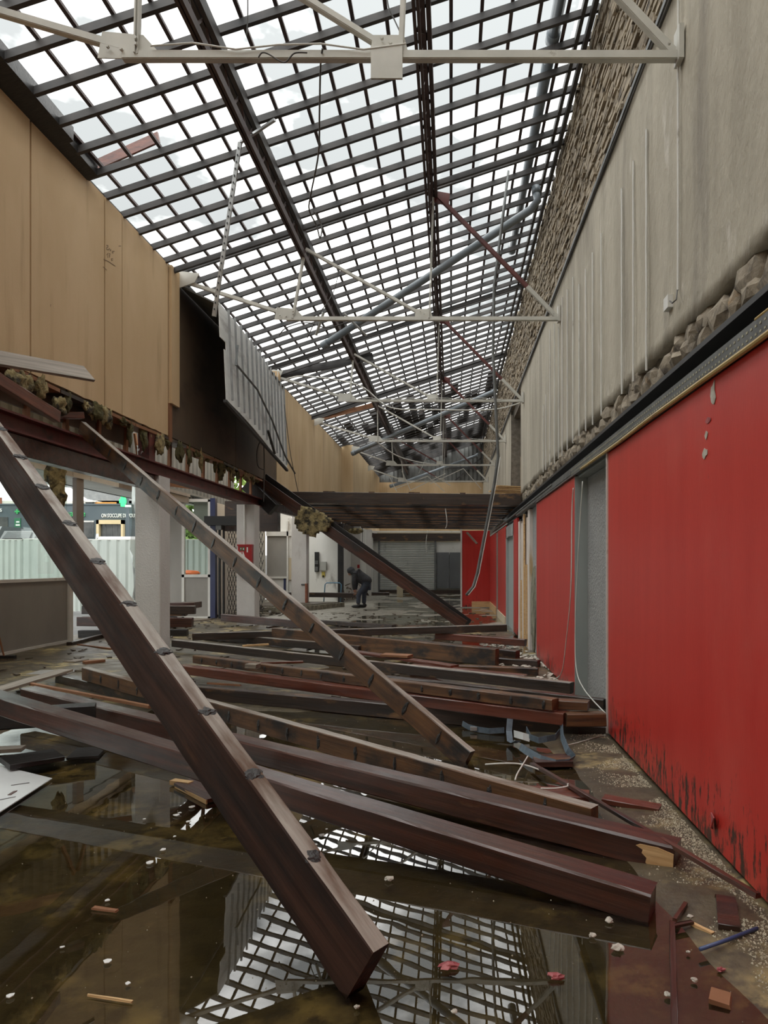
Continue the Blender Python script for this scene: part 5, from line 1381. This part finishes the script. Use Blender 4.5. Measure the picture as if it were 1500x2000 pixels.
# push broom at the left edge
br_ = thing('push_broom', 'push broom standing on its head at the left edge by the parapet', 'broom', pz(8, 1286, 0.0))
p = pz(6, 1284, 0.06)
MB().bar(p + Vector((-0.22, 0, 0)), p + Vector((0.16, 0.05, 0)), 0.08, 0.05).build('broom_head', 'black', br_)
MB().bar(p + Vector((-0.22, 0, -0.045)), p + Vector((0.16, 0.05, -0.045)), 0.09, 0.05).build('bristles', 'debris', br_)
MB().tube([p + Vector((0.0, 0.02, 0.02)), p + Vector((-0.14, -0.1, 0.9))], 0.013, 8).build('handle', 'rustpost', br_)
# fire box
fb = thing('fire_box', 'red fire hose box with pictograms on the pillar front', 'fire box', (-4.99, 16.5, 1.4))
fcase = MB().box((-5.13, 16.43, 1.28), (-4.80, 16.55, 1.98)).build('case', 'firebox', fb)
MB().bar((-4.965, 16.425, 1.63), (-4.965, 16.425, 1.63 + .001), 0.28, 0.01).build('door_seam', 'firebox', fb)
MB().box((-5.15, 16.42, 1.95), (-4.79, 16.55, 1.99)).build('lid_edge', 'firebox', fb)
for (xa, xb, za, zb, m) in ((-5.08, -5.04, 1.84, 1.92, 'sign_g'), (-5.02, -4.97, 1.84, 1.92, 'sign_g'), (-5.065, -5.05, 1.87, 1.905, 'sign_w'), (-5.005, -4.985, 1.86, 1.90, 'sign_w'), (-4.92, -4.89, 1.80, 1.92, 'sign_w'), (-5.07, -4.99, 1.57, 1.68, 'sign_w')):
    MB().box((xa, 16.424 - (0.003 if (xb - xa) < .022 else 0), za), (xb, 16.43, zb)).build('pictogram', m, fcase)
MB().prism([(-5.09, 16.424, 1.70), (-5.035, 16.424, 1.70), (-5.05, 16.424, 1.82), (-5.06, 16.424, 1.82)], (0, 0.006, 0)).build('pictogram', 'sign_w', fcase)
MB().prism([(-5.02, 16.424, 1.70), (-4.96, 16.424, 1.70), (-5.005, 16.424, 1.82), (-5.02, 16.424, 1.82)], (0, 0.006, 0)).build('pictogram', 'sign_w', fcase)
# platform by the third pillar, blue rail, rubbish heap
pt = thing('low_platform', 'low platform with a brown mat around the far pillar', 'platform', (-5.0, 22.6, 0))
MB().prism([(-6.6, 21.6, -0.05), (-5.0, 21.3, -0.05), (-3.75, 24.0, -0.05), (-4.2, 24.6, -0.05), (-6.6, 24.6, -0.05)], (0, 0, 0.22)).build('slab', 'mossy', pt)
MB().prism([(-6.4, 21.8, 0.17), (-5.1, 21.5, 0.17), (-3.9, 23.9, 0.17), (-6.4, 24.0, 0.17)], (0, 0, 0.025)).build('mat', 'debris', pt)
rl = thing('blue_rail', 'blue tubular rail standing before the white rear wall', 'rail', (-4.6, 24.9, 0))
MB().tube([(-4.62, 24.75, 0.1), (-4.58, 24.8, 0.78), (-4.52, 24.8, 0.84), (-4.05, 24.8, 0.84), (-3.99, 24.8, 0.78), (-4.02, 24.75, 0.0)], 0.02, 8).build('rail_tube', 'blue_rail', rl, smooth=True)
hp = MB()
for i in range(80):
    a = rg.random() * 6.28
    r = abs(rg.gauss(0, 0.45))
    x, yy = -5.9 + r * math.cos(a), 20.3 + r * math.sin(a) * 0.8
    z = max(0.02, 0.30 - 0.45 * r)
    l = 0.08 + 0.2 * rg.random()
    b = rg.random() * 6.28
    hp.bar((x, yy, z), (x + l * math.cos(b), yy + l * math.sin(b), z + 0.1 * rg.random()), 0.05 + 0.1 * rg.random(), 0.02)
go = hp.build('rubbish_heap', 'debris', kind='stuff')
tag(go, 'heap of charred rubbish behind the fire box pillar', 'rubbish heap')
hp = MB()
for i in range(60):
    x, yy = -3.9 + 0.5 * rg.gauss(0, 0.5), 28.6 + rg.gauss(0, 0.5)
    b = rg.random() * 6.28
    l = 0.2 + 0.4 * rg.random()
    z = 0.05 + 0.6 * rg.random() ** 2
    hp.bar((x - .5, yy, z), (x - .5 + l * math.cos(b) * .6, yy + l * math.sin(b) * .4, z + 0.25 * rg.random()), 0.06, 0.03)
go = hp.build('rubbish_heap', 'plankpale', kind='stuff')
tag(go, 'heap of broken laths behind the bending person', 'rubbish heap')
o = solo(MB().box((-2.75, 34.6, 0.0), (-2.45, 34.8, 0.42)), 'cardboard_box', 'beige', 'small tan carton before the roller shutter', 'box')
# plastic film on the near pillar
pl = MB()
for i in range(11):
    z = 0.9 + 0.21 * i
    for j in range(4):
        pl.v.append(Vector((-5.36 + 0.06 * j + 0.02 * math.sin(i * 1.3 + j), 11.45 + 0.05 * math.sin(i * .9 + j * 2), z)))
pl.f = [(i * 4 + j, i * 4 + j + 1, i * 4 + j + 5, i * 4 + j + 4) for i in range(10) for j in range(3)]
solo(pl, 'plastic_film', 'plastic', 'cloudy plastic film hanging at the left side of the near pillar', 'film', smooth=True)
solo(MB().lump(py_(281, 880, 11.0), (0.10, 0.1, 0.13), 7, 3, 0.5, 4), 'plastic_wad', 'white', 'crumpled clear plastic wad on the lintel by the near pillar', 'plastic', smooth=True)
# pendant lamp far back
lp = thing('work_lamp', 'small hanging work lamp at the rear left wall', 'lamp', py_(708, 1070, 27.8))
q = py_(708, 1066, 27.8)
MB().tube([q + Vector((0, 0, 0.05)), q + Vector((0, 0, 0.75))], 0.012, 6).build('cord', 'black', lp)
MB().tube([q + Vector((0, 0, 0.06)), q], 0.05, 10, r2=0.11).build('lamp_shade', 'meter', lp)

# ================================================================== THE PERSON
PY = 23.6
def pp(px, py, dy=0.0):
    return Vector(((px - VX) / F * PY, PY + dy, H - (py - VY) / F * PY))
def skin(name, verts, edges, radii, m, parent=None, sub=2, root=0):
    me = bpy.data.meshes.new(name)
    base = world_loc(parent) if parent else Vector((0, 0, 0))
    me.from_pydata([Vector(v) - base for v in verts], edges, [])
    o = bpy.data.objects.new(name, me)
    C.objects.link(o)
    if parent:
        o.parent = parent
    md = o.modifiers.new('skin', 'SKIN')
    md.use_smooth_shade = True
    sd = o.modifiers.new('sub', 'SUBSURF')
    sd.levels = sd.render_levels = sub
    for i, r in enumerate(radii):
        sv = me.skin_vertices[0].data[i]
        sv.radius = r if isinstance(r, tuple) else (r, r)
        sv.use_root = (i == root)
    me.materials.append(M[m])
    return o
hip = pp(715.5, 1141)
per = thing('person', 'person in dark hooded jacket and jeans bending forward over the wet floor', 'person', Vector((hip.x, PY, 0)))
NK, HD, CH, MS = pp(690, 1118.5), pp(685.2, 1115), pp(697, 1123), pp(708, 1127)
kn = [pp(701.5, 1160, -0.12), pp(710.5, 1160, 0.12)]
an = [pp(700.5, 1181.5, -0.13), pp(710, 1181.5, 0.12)]
sh_ = [pp(694.5, 1123, -0.19), pp(695, 1122, 0.19)]
el = [pp(692.5, 1138, -0.22), pp(694.5, 1138, 0.20)]
wr_ = [pp(692.5, 1152, -0.10), pp(693.5, 1152.5, 0.10)]
ha = [pp(693.6, 1157.5, -0.09), pp(694.8, 1157.5, 0.09)]
V = [hip, MS, CH, NK, HD, sh_[0], el[0], wr_[0], ha[0], sh_[1], el[1], wr_[1], ha[1],
     hip + Vector((0, -0.10, -0.03)), kn[0], an[0], hip + Vector((0, 0.10, -0.03)), kn[1], an[1]]
E = [(0, 1), (1, 2), (2, 3), (3, 4), (2, 5), (5, 6), (6, 7), (7, 8), (2, 9), (9, 10), (10, 11), (11, 12), (0, 13), (13, 14), (14, 15), (0, 16), (16, 17), (17, 18)]
Rr = [0.12, 0.12, 0.12, 0.055, 0.09, 0.055, 0.042, 0.030, 0.034, 0.055, 0.042, 0.030, 0.034, 0.085, 0.055, 0.04, 0.085, 0.055, 0.04]
skin('body', V, E, Rr, 'skin', per)
# jacket with sleeves and hood
bk = pp(719.5, 1138)
Vj = [MS, CH, pp(690.5, 1119), pp(717, 1136), sh_[0], el[0], wr_[0], sh_[1], el[1], wr_[1], pp(718.5, 1142)]
Ej = [(0, 1), (1, 2), (0, 3), (1, 4), (4, 5), (5, 6), (1, 7), (7, 8), (8, 9), (3, 10)]
Rj = [(0.19, 0.22), (0.17, 0.21), 0.085, (0.165, 0.20), 0.10, 0.078, 0.055, 0.10, 0.078, 0.055, (0.13, 0.18)]
skin('jacket', Vj, Ej, Rj, 'jacket', per)
hd = MB().lump(pp(685.5, 1114.5), (0.135, 0.125, 0.135), 2, 3, 0.12, 1.5).lump(pp(688.5, 1117.5), (0.12, 0.13, 0.11), 5, 3, 0.12, 1.5)
hd.build('hood', 'jacket', per, smooth=True)
fc_ = MB().lump(pp(683.6, 1119.2), (0.075, 0.072, 0.085), 2, 3, 0.05, 1.5).lump(pp(680.9, 1119.9), (0.022, 0.018, 0.03), 2, 2, 0.05)
fc_.build('face', 'skin', per, smooth=True)
Vt = [hip, hip + Vector((0, -0.10, -0.04)), kn[0], an[0] + Vector((0, 0, 0.02)), hip + Vector((0, 0.10, -0.04)), kn[1], an[1] + Vector((0, 0, 0.02))]
skin('trousers', Vt, [(0, 1), (1, 2), (2, 3), (0, 4), (4, 5), (5, 6)], [(0.15, 0.16), 0.125, 0.088, 0.075, 0.125, 0.088, 0.075], 'jeans', per)
for a in an:
    MB().lump(Vector((a.x - 0.07, a.y, 0.065)), (0.155, 0.058, 0.06), 3, 3, 0.1).lump(Vector((a.x + 0.02, a.y, 0.09)), (0.075, 0.055, 0.075), 3, 3, 0.1).build('shoe', 'shoe', per, smooth=True)
for k, h_ in enumerate(ha):
    for f in range(4):
        b0_ = h_ + Vector((-0.02 + 0.004 * f, -0.03 + 0.02 * f, -0.02))
        MB().tube([b0_, b0_ + Vector((-0.012, 0, -0.045)), b0_ + Vector((-0.002, 0, -0.075 + 0.008 * abs(f - 1.5)))], 0.0095, 6).build('finger', 'skin', per, smooth=True)
    t0 = h_ + Vector((0.02, -0.03 if k else 0.03, 0.0))
    MB().tube([t0, t0 + Vector((-0.02, 0, -0.04)), t0 + Vector((-0.035, 0, -0.055))], 0.010, 6).build('thumb', 'skin', per, smooth=True)

# ================================================================== OUTSIDE
gd = MB().add([(-60, Y0 - 4, -0.06), (-7.6, Y0 - 4, -0.06), (-7.6, 24, -0.06), (-60, 24, -0.06), (-60, 33, 1.95), (-7.6, 33, 1.95), (-60, 80, 2.2), (-7.6, 80, 2.2)],
              [(0, 1, 2, 3), (3, 2, 5, 4), (4, 5, 7, 6)])
gd.build('ground', 'asphalt', kind='structure')
hb = thing('hoarding', 'pale green corrugated metal hoarding outside the left windows', 'fence', (-12, 22, 0))
x = -18.6
i = 0
while x < -6.95:
    w = 1.9 if -13.9 < x < -10.0 else 0.95
    w = min(w, -6.9 - x)
    mb = MB()
    st_ = 0.30 if w > 1 else 0.19
    q = x
    zt = 2.32 if i % 2 else 2.30
    while q < x + w - 0.02:
        e = min(st_, x + w - q)
        mb.prism([(q, 22.0, 0), (q + e * 0.2, 21.96, 0), (q + e * 0.7, 21.96, 0), (q + e * 0.9, 22.0, 0), (q + e, 22.0, 0), (q + e, 22.03, 0), (q, 22.03, 0)], (0, 0, zt))
        q += st_
    mb.build('fence_panel', 'hoarding', hb)
    MB().bar((x, 22.0, zt + 0.01), (x + w, 22.0, zt + 0.01), 0.06, 0.03).build('top_rail', 'framewhite', hb)
    x += w + 0.01
    i += 1
sb = thing('safety_barrier', 'bright orange safety barrier foot behind the glass of the screen', 'barrier', (-7.3, 21, 1.2))
c = py_(373, 1119, 20.6)
MB().lump(c, (0.28, 0.1, 0.09), 3, 2, 0.3).build('barrier_foot', 'safety', sb)
MB().box((c.x - .25, c.y - .05, 0), (c.x + .25, c.y + .05, c.z - 0.03)).build('barrier_stand', 'galvdark', sb)
ph = thing('pharmacy', 'dark grey pharmacy building with green and white lettering across the street', 'building', (-25, 40, 2))
YP = 40.0
def ppx(px, py, y=YP):
    return py_(px, py, y)
def wallbox(pa, pb, y0, dy, name, m):
    a, b = ppx(*pa), ppx(*pb)
    return MB().box((min(a.x, b.x), y0, min(a.z, b.z)), (max(a.x, b.x), y0 + dy, max(a.z, b.z))).build(name, m, ph)
MB().box((-36, YP, 1.8), (ppx(262, 0).x, YP + 7, 5.02)).build('walls', 'pharm', ph)
MB().box((-36, YP - .05, 5.0), (ppx(262, 0).x, YP + 7, 5.08)).build('roof_edge', 'pharm', ph)
for (xa, xb, ya, yb, n, m, d) in ((192, 244, 1016, 1024, 'portal', 'pharmbeige', 0.25), (192, 197, 1016, 1062, 'portal', 'pharmbeige', 0.25), (240, 244, 1016, 1062, 'portal', 'pharmbeige', 0.25),
                               (197, 240, 1024, 1062, 'glass_door', 'pharmglass', 0.03), (158, 184, 1018, 1050, 'shop_window', 'pharmglass', 0.03), (158, 184, 1017, 1020, 'window_head', 'framewhite', 0.06),
                               (0, 16, 1010, 1050, 'shop_window', 'pharmglass', 0.03), (29, 41, 1012, 1044, 'green_panel', 'sign_g', 0.05), (33, 39, 1018, 1021, 'panel_print', 'white_l', 0.07), (32, 40, 1024, 1027, 'panel_print', 'white_l', 0.07), (32, 40, 1031, 1033, 'panel_print', 'white_l', 0.07), (36, 40, 1040, 1043, 'panel_print', 'white_l', 0.07)):
    wallbox((xa, ya), (xb, yb), YP - d, d, n, m)
for xa in (206, 218, 229):
    wallbox((xa, 1025), (xa + 1.3, 1062), YP - 0.05, 0.05, 'door_mullion', 'galvdark')
def text(s, m, c, size, parent, align='LEFT', sx=1.0):
    cu = bpy.data.curves.new('lettering', 'FONT')
    cu.body = s
    cu.size = size
    cu.extrude = 0.02
    cu.align_x = align
    o = bpy.data.objects.new('lettering', cu)
    C.objects.link(o)
    cu.materials.append(M[m])
    o.parent = parent
    o.location = Vector(c) - world_loc(parent)
    o.rotation_euler = (math.radians(90), 0, 0)
    o.scale = (sx, 1, 1)
    bpy.context.view_layer.update()
    me = bpy.data.meshes.new_from_object(o.evaluated_get(bpy.context.evaluated_depsgraph_get()))
    q = bpy.data.objects.new('lettering', me)
    C.objects.link(q)
    q.parent = parent
    q.location, q.rotation_euler, q.scale = o.location, o.rotation_euler, o.scale
    bpy.data.objects.remove(o)
    q.name = 'lettering'
    return q
text("Pharmacie", 'green_l', ppx(167, 1008.5, YP - .06), 0.52, ph, 'RIGHT', 1.15)
text("ON S'OCCUPE DE VOUS", 'white_l', ppx(198, 1010.5, YP - .06), 0.31, ph, 'LEFT', 0.60)
text("s", 'white_l', ppx(-1, 999.5, YP - .06), 0.42, ph, 'LEFT')
c = ppx(33, 999, YP - 0.08)
for dx, dz, s in ((0, 0, 1), (0.09, 0, 1), (-0.09, 0, 1), (0, 0.09, 1), (0, -0.09, 1)):
    MB().box((c.x + dx - .042, c.y, c.z + dz - .042), (c.x + dx + .042, c.y + .06, c.z + dz + .042)).build('cross_tile', 'green_l', ph)
nc = thing('pharmacy_cross', 'lit green pharmacy cross on its post above the grey roof', 'sign', (ppx(241, 980).x, YP - 1, 2))
c = py_(241, 979, YP - 1)
MB().box((c.x - .11, c.y - .09, c.z - .30), (c.x + .11, c.y + .09, c.z + .30)).build('cross_bar', 'neon', nc)
MB().box((c.x - .19, c.y - .10, c.z - .11), (c.x + .19, c.y + .10, c.z + .11)).build('cross_arms', 'neon', nc)
MB().box((c.x + 0.16, c.y - .05, 2), (c.x + .30, c.y + .05, c.z + .25)).build('post', 'pharm', nc)
MB().box((c.x + 0.12, c.y - .06, c.z - .34), (c.x + .42, c.y + .06, c.z - .22)).build('name_plate', 'white_l', nc)
hs = thing('house', 'cream house with a grey slate roof behind the pharmacy', 'house', (-27, 52, 2.2))
y1 = 52.0
def hp_(px, py, y=y1):
    return py_(px, py, y)
a, b = hp_(-60, 0), hp_(262, 0)
MB().box((a.x, y1, 2), (b.x, y1 + 6, hp_(0, 978).z)).build('walls', 'house', hs)
MB().prism([hp_(-60, 925), hp_(138, 953), hp_(170, 975), hp_(250, 990), hp_(262, 985), hp_(262, 968), hp_(235, 962), hp_(180, 945), hp_(130, 925), hp_(-60, 895)], (0, 3, 0.6)).build('roof', 'slate', hs)
MB().prism([hp_(150, 938, y1 + 4), hp_(262, 978, y1 + 4), hp_(262, 955, y1 + 4), hp_(215, 948, y1 + 4), hp_(176, 928, y1 + 4), hp_(150, 920, y1 + 4)], (0, 1, 0)).build('roof', 'whitewall', hs)
a, b = hp_(187, 981), hp_(228, 994)
MB().box((a.x, y1 - .1, b.z - 2), (b.x, y1, a.z)).build('orange_wall', 'orange', hs)
a, b = hp_(169, 981), hp_(183, 994)
MB().box((a.x, y1 - .15, b.z), (b.x, y1, a.z)).build('window', 'pharmglass', hs)
MB().box((a.x - .1, y1 - .2, a.z), (b.x + .3, y1, a.z + .12)).build('window_head', 'framewhite', hs)
a, b = hp_(193, 986), hp_(203, 994)
MB().box((a.x, y1 - .15, b.z), (b.x, y1 - .1, a.z)).build('shutter', 'framewhite', hs)
a, b = hp_(0, 972), hp_(4, 984)
MB().box((a.x - .3, y1 - .1, b.z), (b.x, y1, a.z)).build('window', 'brick', hs)
def car(px, py, y, L, m, label, g=2.0, rot=90):
    p = py_(px, py, y)
    t = thing('car', label, 'car', (p.x, y, g))
    hw, prof = 0.86, [(-L / 2, 0.35), (-L / 2 + .05, 0.85), (-L / 2 + .35, 1.0), (-L / 2 + .75, 1.48), (L / 2 - 1.6, 1.5), (L / 2 - .95, 1.02), (L / 2 - .1, 0.85), (L / 2, 0.4)]
    R = Matrix.Rotation(math.radians(rot), 4, 'Z')
    def w(v):
        return R @ Vector(v) + Vector((p.x, y, g))
    MB().prism([w((x, -hw, z)) for x, z in prof], R @ Vector((0, 2 * hw, 0))).build('body', m, t)
    MB().prism([w((-L / 2 + .30, -hw * .8, 1.06)), w((-L / 2 + .33, hw * .8, 1.06)), w((-L / 2 + .66, hw * .72, 1.42)), w((-L / 2 + .66, -hw * .72, 1.42))], R @ Vector((-0.03, 0, 0.02))).build('rear_window', 'car_glass', t)
    for s in (-1, 1):
        MB().box(tuple(w((-L / 2 - .01, s * .7, .8)) - Vector((.12, .03, .08))), tuple(w((-L / 2 - .01, s * .7, .8)) + Vector((.12, .03, .08)))).build('tail_lamp', 'tail', t)
        for xx in (-L / 2 + .75, L / 2 - .8):
            MB().tube([w((xx, s * (hw - .18), .32)), w((xx, s * (hw + .02), .32))], 0.32, 14).build('wheel', 'tyre', t)
    q = w((-L / 2 - .01, 0, .62))
    MB().box((q.x - .26, q.y - .03, q.z - .06), (q.x + .26, q.y + .0, q.z + .06)).build('number_plate', 'white_l', t)
    return t
car(4, 1043, 37.4, 4.1, 'car_grey', 'dark grey car parked before the pharmacy, left one', 2.05)
car(73, 1045, 36.2, 4.2, 'car_dark', 'dark car with red tail lamps parked right of the grey car', 1.75)
car(262, 1055, 35.0, 4.3, 'car_white', 'white car before the beige pharmacy entrance', 1.42, rot=12)
ab = thing('pavement_sign', 'white folding pavement sign before the pharmacy window', 'sign', py_(190, 1055, 37))
c = py_(190, 1053, 37)
MB().bar(c + Vector((-.16, 0, -.9)), c + Vector((-.02, 0, .30)), 0.05, 0.06).build('leg', 'white_l', ab)
MB().bar(c + Vector((.16, 0, -.9)), c + Vector((.02, 0, .30)), 0.05, 0.06).build('leg', 'white_l', ab)
MB().bar(c + Vector((-.10, 0, -.2)), c + Vector((.10, 0, -.2)), 0.04, 0.05).build('crossbar', 'white_l', ab)
def tree(label, c, rad, n, seed):
    t = thing('tree', label, 'tree', (c[0], c[1], 2.0))
    MB().tube([(c[0], c[1], 1.8), (c[0] + .1, c[1], c[2])], 0.16, 8, r2=0.07).build('trunk', 'bark', t)
    rt = random.Random(seed)
    mb = MB()
    for i in range(n):
        v = Vector((rt.gauss(0, 1), rt.gauss(0, 1), rt.gauss(0, 1))).normalized() * (0.55 + 0.5 * rt.random())
        k = 1 + 0.35 * noise.noise(v * 2 + Vector((seed, 0, 0)))
        p = Vector((c[0] + v.x * rad[0] * k, c[1] + v.y * rad[1] * k, c[2] + v.z * rad[2] * k))
        a = Vector((rt.gauss(0, 1), rt.gauss(0, 1), rt.gauss(0, 1))).normalized() * (0.10 + 0.08 * rt.random())
        b = a.orthogonal().normalized() * 0.10
        mb.add([p - a, p - b, p + a, p + b], [(0, 1, 2, 3)])
    mb.build('foliage', 'leaf', t, kind='stuff')
tree('green leafy tree behind the glazed screen', (-10.6, 29, 4.4), (2.2, 1.6, 1.9), 2600, 3)
tree('dark green tree behind the pharmacy cross', (ppx(262, 0, 60).x, 62, 8.5), (3.5, 2.0, 2.4), 2200, 8)
tree('small green bush behind the hoarding, seen low through the screen glass', (-9.2, 25.5, 2.3), (1.3, 0.7, 0.8), 1200, 5)
for o in list(bpy.data.objects):
    if o.type == 'MESH' and o.name.split('.')[0] in ('body', 'jacket', 'trousers'):
        pass
